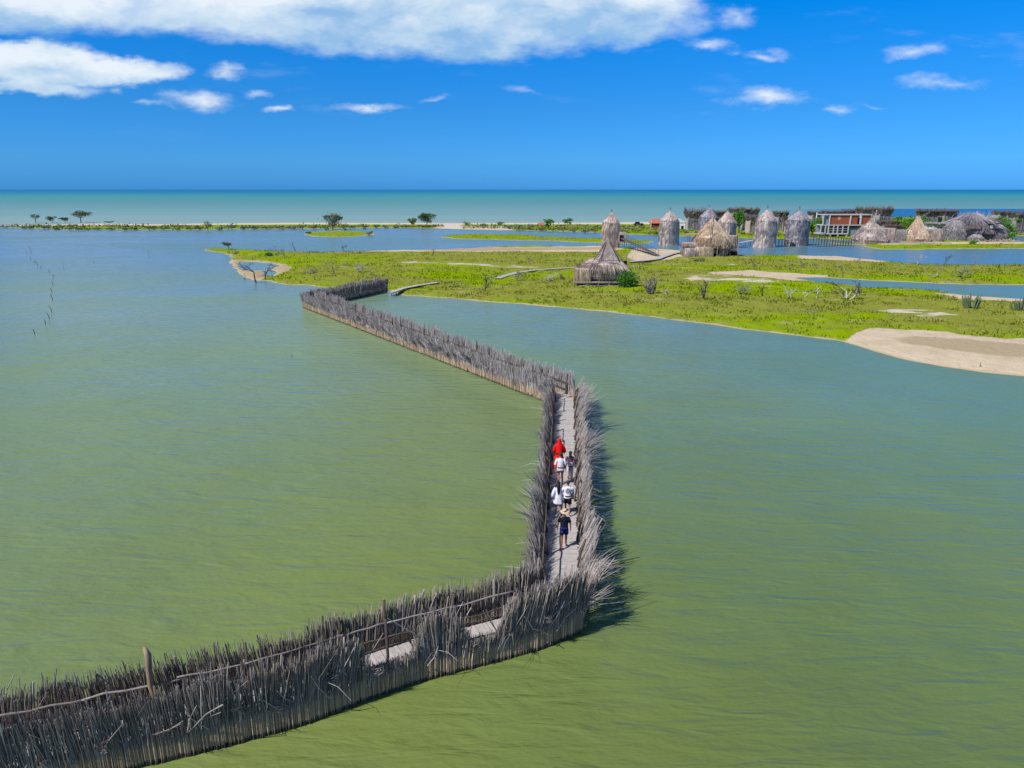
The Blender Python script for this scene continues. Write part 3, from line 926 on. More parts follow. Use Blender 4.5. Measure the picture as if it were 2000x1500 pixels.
    for i in range(m + 1):
        t = (i + 0.5 + U(-.18, .18)) / (m + 1) * pa.L
        p, tg = pa.at(t)
        nr = Vector((tg.y, -tg.x, 0)) * side
        q = Vector((p.x, p.y, 0)) - nr * 0.13 - O
        hp = top + U(-0.15, 0.40)
        ln = lean * 0.6
        pm = MB()
        k = U(-.06, .06)
        pm.tube([q + Vector((0, 0, -0.6)), q + Vector((k, 0, 0.7)), q + nr * ln * .4 + Vector((k * 1.5, k, 1.35)), q + nr * ln + Vector((k, -k, hp))],
                [post_r * 1.15, post_r * U(.9, 1.1), post_r, post_r * 0.8], 7)
        pm.build('post', M['post'], root, True)
        tops.append((t, q, nr, ln))
    for zlev in (1.58, 1.02):
        for (t1, q1, n1, l1), (t2, q2, n2, l2) in zip(tops, tops[1:]):
            if R.random() < (0.12 if key in 'AC' or zlev < 1.4 else 0.45): continue
            if key == 'B' and zlev < 1.4: continue
            rm = MB()
            f = (zlev - 0.6) / 1.5
            a = q1 - n1 * 0.06 + n1 * l1 * f * .8 + Vector((0, 0, zlev + U(-.07, .07)))
            b = q2 - n2 * 0.06 + n2 * l2 * f * .8 + Vector((0, 0, zlev + U(-.07, .07)))
            e = (b - a).normalized()
            a -= e * 0.14; b += e * 0.14
            P_ = [a.lerp(b, x) + (Vector((0, 0, R.gauss(0, 0.025))) + n1 * R.gauss(0, .012) if 0 < x < 1 else Vector()) for x in (0, .2, .4, .6, .8, 1)]
            r0 = U(.022, .036)
            rm.tube(P_, [r0 * U(.85, 1.15) for _ in P_], 6)
            rm.build('rail', M[rail_mat if zlev > 1.4 else 'post'], root, True)
    return root


def profA(p, t):
    # two dips where the near screen has sagged and the planks show
    x = p.x / (p.y * math.cos(PITCH) + CAM_H * math.sin(PITCH)) * 1390 + 1000
    h = 9.0
    for a, b, hh in ((705, 830, 1.18), (895, 985, 1.22), (455, 480, 1.5)):
        if a < x < b:
            e = min(x - a, b - x) / 22.0
            h = min(h, hh + max(0, 1 - e) * 1.0)
    return h


fA1 = fence('A', 1, 'sagging dark brushwood fence on the near edge of the closest walkway stretch', 'brush_near', 2.27, 0.10, 200, 0.013, 0.7, profA, 3, 0.55, 0.12, 0.05, rail_mat='post')
fA2 = fence('A', -1, 'upright brushwood fence with bleached branch rails on the far edge of the closest walkway stretch', 'brush_near', 1.95, 0.10, 165, 0.014, 0, None, 17, 1, 0.2, 0.40, tips=0.4, rail_mat='pale_rail')
fB1 = fence('B', -1, 'outward leaning brushwood fence to the left of the walking people', 'brush_mid', 1.75, 0.42, 80, 0.014, 1.7, None, 29, 1.6, 0.2, 0.1, frond_mat='brush_mid')
fB2 = fence('B', 1, 'brushwood fence with wide dry frond fans to the right of the walking people', 'brush_mid', 1.75, 0.46, 85, 0.014, 2.0, None, 41, 1.75, 0.2, 0.1, frond_mat='brush_mid')
fC1 = fence('C', -1, 'sunlit grey brushwood fence with a tan foot facing the open lagoon', 'brush_far', 1.98, 0.22, 70, 0.020, 1.8, None, 53, 0.85, 0.3, 0.08, whisk=False, post_step=2.6, post_r=.06, tips=.2)
fC2 = fence('C', 1, 'grey brushwood fence on the landward edge of the long diagonal stretch', 'brush_far', 2.1, 0.10, 60, 0.020, 0, None, 67, 1, 0.2, 0.3, post_step=2.6, post_r=.06, tips=.35)
fD1 = fence('D', -1, 'short dark brushwood fence on the outer edge of the last stretch by the shore', 'brush_mid', 1.9, 0.08, 55, 0.024, 0, None, 71, 1, 0.15, 0.1, post_step=3, post_r=.06)
fD2 = fence('D', 1, 'short shaded brushwood fence facing the inner lagoon near the grassy shore', 'brush_near', 1.85, 0.10, 60, 0.024, 0, None, 83, 1, 0.15, 0.05, post_step=3, post_r=.06)

# the tall pale post with a bent head, lashed to the far rail
q = px(310, 1358, 1.3)
# nudge onto the far fence line
bestd = min(((Vector(LEFT[i]).lerp(Vector(LEFT[i + 1]), f / 20) for i in range(NA) for f in range(21))), key=lambda v: abs(v.x / (v.y * math.cos(PITCH) + CAM_H * math.sin(PITCH)) * 1390 + 1000 - 310))
pm = MB()
b = Vector((bestd.x + 0.08, bestd.y - 0.2, 0))
pm.tube([b + Vector((.16, 0, .3)), b + Vector((0.08, 0, 1.0)), b + Vector((0, 0, 1.6)), b + Vector((0.03, 0, 2.2)), b + Vector((0.06, 0, 2.6)), b + Vector((-0.02, 0.02, 2.86))], [.06, .075, .085, .09, .095, .05], 9)
o = pm.build('fence_post', M['pale_post'], None, True)
tag(o, 'tall pale post with a bent head rising above the near end of the brushwood fence', 'post')


def walkway(name, label, cat, cl, hw, z, plank=0.145, piles=True, mat='deck', gap=0.012, beam=True, pile_r=0.06, thick=0.035, grp=None, zvar=0.0, pile_step=2.4, zfun=None):
    pa = Path(cl)
    O = Vector((pa.p[0].x, pa.p[0].y, 0))
    root = thing(name, label, cat, tuple(O), 0, grp)
    mb = MB()
    zf = zfun or (lambda t: z)
    n = int(pa.L / plank)
    for i in range(n):
        t = (i + 0.5) / n * pa.L
        p, tg = pa.at(t)
        rz = math.atan2(tg.y, tg.x) + R.gauss(0, 0.012)
        mb.box(Vector((p.x, p.y, zf(t) - thick / 2 + R.gauss(0, .004))) - O + Vector((-tg.y, tg.x, 0)) * R.gauss(0, .03), (pa.L / n - gap, 2 * hw + U(-.05, .08), thick), rz, R.random())
    mb.build('deck', M[mat], root)
    if beam:
        for sd_ in (-1, 1):
            bm_ = MB()
            l = [p for p in offset_line(cl, sd_ * hw * 0.75)]
            for i in range(len(l) - 1):
                ta, tb = pa.c[i], pa.c[i + 1]
                a = Vector((l[i].x, l[i].y, zf(ta) - thick - 0.075)) - O; b = Vector((l[i + 1].x, l[i + 1].y, zf(tb) - thick - 0.075)) - O
                bm_.tube([a, b], 0.07, 4)
            bm_.build('beam', M['deck_dark'], root)
    if piles:
        m = int(pa.L / pile_step)
        for i in range(m + 1):
            t = (i + 0.5) / (m + 1) * pa.L
            p, tg = pa.at(t)
            for sd_ in (-1, 1):
                pm = MB()
                c = Vector((p.x + tg.y * hw * .8 * sd_, p.y - tg.x * hw * .8 * sd_, 0)) - O
                pm.tube([c + Vector((U(-.05, .05), U(-.05, .05), min(-0.8, zf(t) - 2))), c + Vector((0, 0, zf(t) - thick - .02))], pile_r, 6)
                pm.build('pile', M['deck_dark'], root)
    return root


walkway('boardwalk', 'zigzag timber boardwalk of pale cross planks over the lagoon between brushwood fences', 'boardwalk', LINE, HW_, DECK)

# ------------------------------------------------------------------ people
import bmesh


def loft_tube(mb, path, radii, n=12, mi=0, rnd=0.5, cap=True):
    """path: centres, radii: (side, fore-aft) per centre; rings stay level unless the path runs sideways."""
    pts = [Vector(p) for p in path]
    vs = []; fs = []
    for i, p in enumerate(pts):
        t = (pts[min(i + 1, len(pts) - 1)] - pts[max(i - 1, 0)]).normalized()
        x = Vector((1, 0, 0))
        if abs(t.x) > 0.9: x = Vector((0, 0, 1))
        x = (x - t * x.dot(t)).normalized(); y = t.cross(x)
        for j in range(n):
            th = 2 * math.pi * j / n
            vs.append(tuple(p + x * math.cos(th) * radii[i][0] + y * math.sin(th) * radii[i][1]))
    for i in range(len(pts) - 1):
        for j in range(n):
            j2 = (j + 1) % n
            fs.append((i * n + j, i * n + j2, (i + 1) * n + j2, (i + 1) * n + j))
    if cap:
        fs.append(tuple(range(n - 1, -1, -1))); fs.append(tuple((len(pts) - 1) * n + j for j in range(n)))
    mb.add(vs, fs, rnd, mi)


SKIN = {}


def mat_skin(c, nm):
    if nm not in SKIN: SKIN[nm] = mat_plain(nm, c, 0.6, 0.35, 0.05, 20)
    return SKIN[nm]


def skin_body(J, E, root):
    me = bpy.data.meshes.new('body')
    names = list(J)
    me.from_pydata([J[k][0] for k in names], [(names.index(a), names.index(b)) for a, b in E], [])
    o = bpy.data.objects.new('body', me); COL.objects.link(o)
    md = o.modifiers.new('s', 'SKIN')
    md.use_smooth_shade = True; md.branch_smoothing = 0.6
    for i, k in enumerate(names):
        r = J[k][1]
        me.skin_vertices[0].data[i].radius = r if hasattr(r, '__len__') else (r, r)
        me.skin_vertices[0].data[i].use_root = (k == 'pelvis')
    sb = o.modifiers.new('b', 'SUBSURF'); sb.levels = 1; sb.render_levels = 1
    dg = bpy.context.evaluated_depsgraph_get()
    dg.update()
    m2 = bpy.data.meshes.new_from_object(o.evaluated_get(dg))
    o.modifiers.clear()
    o.data = m2
    m2.name = 'body'
    bpy.data.meshes.remove(me)
    o.parent = root
    return o


def person(label, loc, rz, H, skin, spec):
    root = thing('person', label, 'person', loc, rz, 'people walking on the boardwalk')
    k = H / 1.75
    st = spec.get('stride', 1.0)
    a_l, a_r = spec.get('arms', (0.10, -0.10))          # fore-aft swing of each hand
    ew = spec.get('elbow', 0.03)
    lf, rf = (0.24 * st, -0.22 * st)
    if spec.get('flip'): lf, rf = rf, lf

    def leg(sx, fy):
        back = fy < 0
        kn = (sx * .095, fy * 0.55 + (0.07 if back else .03), 0.50)
        an = (sx * .09, fy, 0.16 if back else 0.085)
        heel = (sx * .09, fy - .045, 0.12 if back else .04)
        toe = (sx * .105, fy + .13, 0.03)
        return kn, an, heel, toe
    Lk, La, Lh, Lt = leg(-1, lf); Rk, Ra, Rh, Rt = leg(1, rf)
    lean = spec.get('lean', 0.03)
    S = lambda sx: (sx * .175, lean, 1.415)
    El = (-.235 - ew, a_l * .35 + lean - .02, 1.14); Er = (.235 + ew, a_r * .35 + lean - .02, 1.14)
    Wl = (-.245 - ew, a_l + lean + .02, 0.90); Wr = (.245 + ew, a_r + lean + .02, 0.90)
    Pl = (-.25 - ew, a_l * 1.15 + lean + .03, 0.83); Pr = (.25 + ew, a_r * 1.15 + lean + .03, 0.83)
    hd = spec.get('head', 0.0)
    J = {'pelvis': ((0, 0, .95), (.15, .105)), 'waist': ((0, .01, 1.10), (.13, .095)), 'chest': ((0, lean, 1.30), (.155, .11)), 'collar': ((0, lean, 1.43), (.085, .075)),
         'neck': ((0, lean + .01, 1.50), (.052, .052)), 'jaw': ((0, lean + .035, 1.575), (.062, .075)), 'skull': ((0, lean + .02, 1.655), (.078, .095)), 'crown': ((0, lean + .015, 1.71), (.06, .075)),
         'sl': (S(-1), .055), 'sr': (S(1), .055), 'el': (El, .042), 'er': (Er, .042), 'wl': (Wl, .027), 'wr': (Wr, .027), 'pl': (Pl, (.02, .038)), 'pr': (Pr, (.02, .038)),
         'hl': ((-.085, .0, .87), .092), 'hr': ((.085, 0, .87), .092), 'kl': (Lk, .058), 'kr': (Rk, .058), 'al': (La, .036), 'ar': (Ra, .036), 'tl': (Lt, (.042, .024)), 'tr': (Rt, (.042, .024)),
         'cl': (((Lk[0] + La[0]) / 2, (Lk[1] + La[1]) / 2 - .01, (Lk[2] + La[2]) / 2 + .06), .052), 'cr': (((Rk[0] + Ra[0]) / 2, (Rk[1] + Ra[1]) / 2 - .01, (Rk[2] + Ra[2]) / 2 + .06), .052)}
    J = {a: (tuple(c * k for c in p), (tuple(q * k for q in r) if hasattr(r, '__len__') else r * k)) for a, (p, r) in J.items()}
    E = [('pelvis', 'waist'), ('waist', 'chest'), ('chest', 'collar'), ('collar', 'neck'), ('neck', 'jaw'), ('jaw', 'skull'), ('skull', 'crown'), ('collar', 'sl'), ('collar', 'sr'),
         ('sl', 'el'), ('el', 'wl'), ('wl', 'pl'), ('sr', 'er'), ('er', 'wr'), ('wr', 'pr'), ('pelvis', 'hl'), ('hl', 'kl'), ('kl', 'cl'), ('cl', 'al'), ('al', 'tl'), ('pelvis', 'hr'), ('hr', 'kr'), ('kr', 'cr'), ('cr', 'ar'), ('ar', 'tr')]
    body = skin_body(J, E, root)
    sm = mat_skin(skin, spec.get('skin_name', 'tanned_skin'))
    # heels, nose, ears, five curled fingers a hand: joined into the body
    mb = MB()
    for q in (Lh, Rh): loft_tube(mb, [Vector(q) * k + Vector((0, -.02, -.02)), Vector(q) * k + Vector((0, .04, .0))], [(.03 * k, .028 * k), (.034 * k, .03 * k)], 8)
    c = Vector(J['skull'][0])
    mb.tube([c + Vector((0, .085, .01)) * k, c + Vector((0, .118, -.035)) * k, c + Vector((0, .09, -.045)) * k], [.009, .015, .008], 6)
    for sx in (-1, 1):
        mb.tube([c + Vector((sx * .082, 0, -.03)) * k, c + Vector((sx * .094, -.01, 0)) * k, c + Vector((sx * .084, -.012, .025)) * k], [.010, .014, .008], 6)
    for sx, P_ in ((-1, Pl), (1, Pr)):
        P0 = Vector(P_) * k
        for i, (dy, L) in enumerate(((.030, .068), (.011, .078), (-.009, .072), (-.028, .056))):
            s0 = P0 + Vector((0, dy, -.02)) * k
            mb.tube([s0, s0 + Vector((-sx * .004, dy * .2, -L * .5)) * k, s0 + Vector((-sx * .02, dy * .2, -L * .8)) * k, s0 + Vector((-sx * .035, dy * .15, -L)) * k], [.0095, .009, .0085, .007], 6)
        s0 = P0 + Vector((-sx * .004, .03, .02)) * k
        mb.tube([s0, s0 + Vector((-sx * .016, .028, -.028)) * k, s0 + Vector((-sx * .026, .026, -.052)) * k], [.012, .010, .008], 6)
    ex = mb.build('extra', None)
    bm = bmesh.new(); bm.from_mesh(body.data); bm.from_mesh(ex.data)
    bm.to_mesh(body.data); bm.free()
    em = ex.data; bpy.data.objects.remove(ex); bpy.data.meshes.remove(em)
    body.data.materials.clear(); body.data.materials.append(sm)
    body.data.polygons.foreach_set('use_smooth', [True] * len(body.data.polygons))
    for sx in (-1, 1):
        e = MB(); e.tube([c + Vector((sx * .03, .083, .005)) * k, c + Vector((sx * .03, .094, .005)) * k], [.012, .007], 8)
        e.build('eye', M['dark'], root, True)
    e = MB(); e.tube([c + Vector((-.022, .088, -.072)) * k, c + Vector((0, .097, -.075)) * k, c + Vector((.022, .088, -.072)) * k], .006, 5)
    e.build('mouth', mat_skin((.35, .12, .10), 'lips'), root, True)
    V = lambda x, y, z: Vector((x, y, z)) * k
    sh = spec.get('shirt')
    if sh:
        mb = MB()
        hem = sh.get('hem', 0.88); fl = sh.get('flare', 1.0)
        pth = [V(0, .0, hem), V(0, .0, hem + .04), V(0, .01, 1.0 if hem < 1 else hem + .06), V(0, .01, 1.14), V(0, lean, 1.30), V(0, lean, 1.39), V(0, lean, 1.445), V(0, lean, 1.475)]
        rad = [(.185 * fl, .135 * fl), (.183 * fl, .135 * fl), (.175, .128), (.168, .12), (.19, .132), (.195, .12), (.13, .095), (.072, .068)]
        loft_tube(mb, pth, [(a * k, b * k) for a, b in rad], 20)
        f = sh.get('sleeve', 0.55)
        for s_, e_, w_ in ((S(-1), El, Wl), (S(1), Er, Wr)):
            s_ = Vector(s_) * k; e_ = Vector(e_) * k; w_ = Vector(w_) * k
            if f <= 1:
                pp = [s_ + Vector((-.03 * (1 if s_.x > 0 else -1), 0, .015)), s_.lerp(e_, .3), s_.lerp(e_, f)]
                rr = [(.075, .07), (.072, .068), (.072, .068)]
            else:
                pp = [s_ + Vector((-.03 * (1 if s_.x > 0 else -1), 0, .015)), s_.lerp(e_, .5), e_, e_.lerp(w_, f - 1)]
                rr = [(.075, .07), (.065, .062), (.055, .055), (.052, .05)]
            loft_tube(mb, pp, [(a * k, b * k) for a, b in rr], 10)
        mb.build(sh.get('name', 'shirt'), sh['mat'], root, True)
    so = spec.get('shorts')
    if so:
        mb = MB()
        loft_tube(mb, [V(0, 0, 1.02), V(0, 0, .95), V(0, 0, .86)], [(.165 * k, .125 * k), (.178 * k, .135 * k), (.185 * k, .13 * k)], 16)
        L = so.get('len', 0.58)
        for hx, kn in ((-.088, Lk), (.088, Rk)):
            a = V(hx, 0, .90); b = Vector(kn) * k
            f = (0.90 - L) / (0.90 - 0.50)
            if L < 0.45:
                an = Vector(La if hx < 0 else Ra) * k
                loft_tube(mb, [a, b, b.lerp(an, .5), b.lerp(an, .93)], [(.105, .11), (.085, .085), (.075, .075), (.07, .07)], 10)
            else:
                loft_tube(mb, [a, a.lerp(b, f * .5), a.lerp(b, f)], [(.108, .115), (.104, .108), (.105, .108)], 10)
        mb.build(so.get('name', 'shorts'), so['mat'], root, True)
    dr = spec.get('dress')
    if dr:
        mb = MB(); hm = dr['hem']; w = dr['w']
        n = 24
        rings = []
        for z, rx, ry, yy in ((hm, w, w * .8, 0), (hm + .02, w, w * .8, 0), ((hm + .98) / 2, (w + .17) / 2 * 1.0, (w * .8 + .14) / 2, 0), (.98, .175, .135, 0), (1.12, .15, .115, .01), (1.30, .185, .13, lean), (1.40, .18, .11, lean), (1.46, .085, .075, lean)):
            rr = []
            for j in range(n):
                th = 2 * math.pi * j / n
                fold = 1 + (0.09 * math.sin(th * 6 + 1) + .05 * math.sin(th * 9)) * (1 if z < .9 else 0.1)
                rr.append(V(rx * math.cos(th) * fold, yy + ry * math.sin(th) * fold, z + (.015 * math.sin(th * 5) if z == hm else 0)))
            rings.append(rr)
        mb.loft(rings, .5)
        if dr.get('sleeve'):
            for s_, e_, w_ in ((S(-1), El, Wl), (S(1), Er, Wr)):
                s_ = Vector(s_) * k; e_ = Vector(e_) * k; w_ = Vector(w_) * k
                loft_tube(mb, [s_ + Vector((-.03 * (1 if s_.x > 0 else -1), 0, .01)), s_.lerp(e_, .5), e_, e_.lerp(w_, .8)], [(.075, .07), (.075, .075), (.08, .085), (.10, .11)], 10)
        mb.build(dr.get('name', 'dress'), dr['mat'], root, True)
    ha = spec.get('hair')
    if ha:
        mb = MB()
        cc = c + V(0, -.018, .02)
        rings = []
        for z, r in ((-.075, .070), (-.05, .088), (0, .098), (.05, .090), (.082, .062), (.098, .02)):
            rings.append([cc + Vector((math.cos(t) * r * .93, math.sin(t) * r * 1.08 - .008, z)) * k * U(.97, 1.03) for t in [2 * math.pi * j / 14 for j in range(14)]])
        # open the front for the face
        for r_, z in zip(rings[:2], (0, 1)):
            for q in r_:
                if q.y > cc.y + .02: q.y = cc.y + .02
        mb.loft(rings, .5)
        if ha.get('len'):
            L = ha['len']
            ww = ha.get('w', .085)
            pp = [cc + V(0, -.03, .02), cc + V(0, -.08, -.08), cc + V(0, -.115, -.22), cc + V(0, -.135, -.22 - (L - .22) * .5), cc + V(0, -.13, -L)]
            loft_tube(mb, pp, [(.085 * k, .05 * k), (ww * k, .05 * k), (ww * k, .045 * k), (ww * .85 * k, .035 * k), (.012 * k, .01 * k)], 12)
        mb.build('hair', ha['mat'], root, True)
    if spec.get('hat'):
        ht = thing_child('straw_hat', root)
        mb = MB(); n = 24
        c2 = c + V(0, .0, .055)
        rings = []
        for r, z in ((.20, -.025), (.205, -.03), (.17, -.004), (.10, .012), (.098, .05), (.092, .085), (.06, .105), (.035, .085), (.01, .08)):
            rings.append([c2 + V(math.cos(t) * r * .95, math.sin(t) * r * 1.05, z + (r > .15) * .022 * math.cos(2 * t)) for t in [2 * math.pi * j / n for j in range(n)]])
        mb.loft(rings, .5)
        mb.build('brim_and_crown', spec['hat'], ht, True)
        mb = MB()
        mb.loft([[c2 + V(math.cos(t) * r * .95, math.sin(t) * r * 1.05, z) for t in [2 * math.pi * j / n for j in range(n)]] for r, z in ((.102, .014), (.103, .034))], .5, cap=False)
        mb.build('hat_band', M['dark'], ht, True)
    ve = spec.get('veil')
    if ve:
        mb = MB(); n = 20; rings = []
        cc = c + V(0, -.01, .0)
        prof = [(.10, .115, 0, .02), (.115, .08, .0, .07), (.04, .04, 0, .115)]
        body_r = [(.20, .14, -.08, -.80), (.20, .14, -.075, -.66), (.20, .14, -.06, -.42), (.195, .13, -.035, -.26), (.125, .12, -.01, -.12), (.112, .122, 0, -.04), (.112, .125, 0, .03), (.10, .11, 0, .08), (.05, .06, 0, .118), (.01, .01, 0, .125)]
        for rx, ry, yy, z in body_r:
            rr = []
            for j in range(n):
                t = 2 * math.pi * j / n
                x = math.cos(t) * rx; y = math.sin(t) * ry
                if y > 0 and z < .1: y *= 0.35 if z < -.1 else 0.5
                fold = 1 + .06 * math.sin(t * 7) * (1 if z < -.2 else .2)
                rr.append(cc + V(x * fold, (y + yy) * fold, z))
            rings.append(rr)
        mb.loft(rings, .5)
        mb.build('veil', ve, root, True)
    for extra in spec.get('extras', []):
        extra(root, k, c, lean)
    return root


def thing_child(name, parent):
    o = bpy.data.objects.new(name, None); COL.objects.link(o); o.parent = parent
    return o


def mat_cloth(name, col, col2=None, scale=9.0, soft=(0.45, 0.55), emblem=None):
    m, k, out = new_mat(name)
    co = k.new('ShaderNodeTexCoord').outputs['Object']
    n = k.noise(co, scale=scale, detail=3, rough=0.5)
    w = k.noise(co, scale=30, detail=2)
    c = k.mix(k.mr(n, soft[0], soft[1]), col, col2 or col)
    if emblem:
        e = k.vm('LENGTH', k.vm('MULTIPLY', k.vm('SUBTRACT', co, (-.01, 0, 1.235)), (9.5, 0, 7.2)))
        s = k.new('ShaderNodeSeparateXYZ'); k.put(s.inputs[0], co)
        back = k.m('LESS_THAN', s.outputs[1], 0.0)
        f = k.m('MULTIPLY', k.m('MULTIPLY', k.m('LESS_THAN', e, 1.0), back), k.mr(k.noise(co, scale=26, detail=3), 0.38, 0.5))
        c = k.mix(f, c, emblem)
    pbsdf(k, out, c, 0.85, 0.15, k.bump(w, 0.4, 0.02))
    return m


dirB = (K2 - K1).normalized()
RZB = math.atan2(dirB.y, dirB.x) - math.pi / 2
c_white = mat_cloth('white_cotton', (.78, .80, .82))
c_white2 = mat_cloth('white_printed_cotton', (.80, .80, .82), (.72, .50, .56), 6, (.56, .60))
c_white3 = mat_cloth('white_tee_cotton', (.82, .82, .83), None, 9, (.45, .55), (.16, .20, .24))
c_dress = mat_cloth('pale_lilac_cotton', (.68, .70, .86), (.80, .82, .88), 5, (.4, .6))
c_black = mat_cloth('black_cloth', (.012, .012, .016))
c_navy = mat_cloth('dark_navy_cotton', (.010, .012, .028))
c_blue = mat_cloth('navy_swim_cloth', (.012, .018, .13), (.10, .12, .35), 12, (.66, .68))
c_green = mat_cloth('green_shorts_cloth', (.05, .13, .11))
c_red = mat_cloth('red_cloth', (.80, .012, .010))
c_plum = mat_cloth('plum_patterned_cloth', (.16, .09, .12), (.05, .03, .045), 14)
c_pale = mat_cloth('cream_cloth', (.62, .56, .56))
c_hair = mat_plain('black_hair', (.012, .009, .009), 0.5, 0.4, 0.1, 40)
c_brown = mat_plain('brown_hair', (.05, .03, .022), 0.55, 0.4, 0.1, 40)
c_straw = mat_plain('straw', (.68, .56, .36), 0.85, 0.2, 0.12, 30)


def waist_bag(root, k, c, lean):
    mb = MB()
    mb.loft([ring((0, -.16 * k), .15 * k, .055 * k, z * k, 14, p=4) for z in (1.0, 1.03, 1.13, 1.16)], .5)
    mb.build('waist_bag', mat_cloth('pale_bag_canvas', (.60, .58, .62)), root, True)


def backpack(root, k, c, lean):
    mb = MB()
    mb.tube([Vector((.0, -.13, 1.43)) * k, Vector((.13, -.16, 1.2)) * k, Vector((.19, -.10, 1.02)) * k], .012, 6)
    mb.build('bag_strap', c_black, root, True)
    mb = MB()
    mb.loft([ring((.23 * k, -.02 * k), .06 * k, .10 * k, z * k, 12, p=3) for z in (.86, .90, 1.06, 1.10)], .5)
    mb.build('shoulder_bag', c_plum, root, True)


def at_deck(x, y): return tuple(px(x, y, DECK + 0.004))


person('man at the back of the group in straw hat, dark shirt and navy shorts', at_deck(1101, 1070), RZB, 1.74, (.30, .13, .075),
       {'shirt': {'mat': c_navy, 'hem': .90, 'sleeve': .7}, 'shorts': {'mat': c_blue, 'len': .66}, 'hat': c_straw, 'hair': {'mat': c_hair}, 'arms': (.02, -.06), 'elbow': .03, 'flip': True, 'stride': .8})
person('man in a white tee with a dark round print on its back and black shorts', at_deck(1108, 1005), RZB, 1.72, (.42, .21, .14),
       {'shirt': {'mat': c_white3, 'hem': .88, 'sleeve': .75, 'flare': 1.04}, 'shorts': {'mat': c_black, 'len': .60}, 'hair': {'mat': c_brown}, 'arms': (.1, .16), 'skin_name': 'light_skin', 'extras': [backpack], 'flip': False})
person('woman with waist long black hair in a short pale lilac dress', at_deck(1090, 1004), RZB + .1, 1.64, (.40, .19, .12),
       {'dress': {'mat': c_dress, 'hem': .62, 'w': .26, 'sleeve': True}, 'hair': {'mat': c_hair, 'len': .62, 'w': .085}, 'arms': (-.05, .1), 'stride': .8, 'skin_name': 'light_skin'})
person('person in a loose white printed shirt and green shorts behind the red dress', at_deck(1094, 946), RZB, 1.74, (.40, .18, .10),
       {'shirt': {'mat': c_white2, 'hem': .80, 'sleeve': 1.2, 'flare': 1.12}, 'shorts': {'mat': c_green, 'len': .70}, 'hair': {'mat': c_brown}, 'arms': (-.16, .05), 'elbow': .04, 'flip': True, 'skin_name': 'brown_skin'})
person('dark haired woman in a plum patterned top and cream trousers with a waist bag', at_deck(1113, 938), RZB, 1.62, (.36, .17, .10),
       {'shirt': {'mat': c_plum, 'hem': .86, 'sleeve': 1.3}, 'shorts': {'mat': c_pale, 'len': .30, 'name': 'trousers'}, 'hair': {'mat': c_hair, 'len': .26, 'w': .08}, 'extras': [waist_bag], 'stride': .6, 'skin_name': 'brown_skin'})
person('person leading the group in a long red dress and red veil', at_deck(1092, 913), RZB, 1.66, (.30, .14, .08),
       {'dress': {'mat': c_red, 'hem': .07, 'w': .36, 'sleeve': True}, 'veil': c_red, 'arms': (-.02, .12), 'elbow': .05, 'stride': .4})


# ------------------------------------------------------------------ thatched houses
def thatched(parent, prof, c=(0, 0), mat='thatch', n=20, sq=2.0, rot=0.0, name='thatch', straw=900, sl=0.9, sw=0.05, jit=0.045, shag=0.15, ry=1.0):
    """A shaggy thatched body: rings through (radius, height) and hanging straw over it."""
    mb = MB()
    zs = []
    for (r0, z0), (r1, z1) in zip(prof, prof[1:]):
        m = max(1, int((z1 - z0) / 0.55))
        for i in range(m):
            f = i / m
            zs.append((r0 + (r1 - r0) * f, z0 + (z1 - z0) * f))
    zs.append(prof[-1])
    mb.loft([ring(c, max(.03, r), max(.03, r * ry), z, n, rot, jit, sq) for r, z in zs], 0.6)
    for i in range(straw):
        k = R.random() ** 0.9 * (len(zs) - 1)
        a = int(k); f = k - a
        b = min(a + 1, len(zs) - 1)
        r = zs[a][0] * (1 - f) + zs[b][0] * f; z = zs[a][1] * (1 - f) + zs[b][1] * f
        slope = (zs[a][0] - zs[b][0]) / max(.01, zs[b][1] - zs[a][1]) if b != a else 0
        th = U(0, 6.283)
        cx, sy = math.cos(th), math.sin(th)
        q = 1 / ((abs(cx) ** sq + abs(sy) ** sq) ** (1 / sq))
        L = sl * U(.5, 1.3)
        r1 = r + slope * L * 0.8 + shag * U(.2, 1.1)

        def P_(rr, zz):
            x, y = rr * cx * q, rr * sy * q * ry
            return Vector((c[0] + x * math.cos(rot) - y * math.sin(rot), c[1] + x * math.sin(rot) + y * math.cos(rot), zz))
        mb.blade(P_(r + .03, z), P_(max(r1, .05), max(z - L, prof[0][1] - .25)), sw * U(.6, 1.3), None, U(.1, 1))
    return mb.build(name, M[mat], parent)


def finial(parent, z, c=(0, 0), h=1.0):
    mb = MB()
    mb.tube([(c[0], c[1], z - .4), (c[0] + U(-.06, .06), c[1], z + h)], [.08, .03], 5)
    mb.tube([(c[0] - .3, c[1], z + h * .25), (c[0] + .28, c[1] + .05, z + h * .75)], [.04, .025], 5)
    mb.tube([(c[0] + .3, c[1] - .05, z + h * .2), (c[0] - .26, c[1] + .05, z + h * .8)], [.04, .025], 5)
    mb.build('finial', M['dead_dark'], parent)


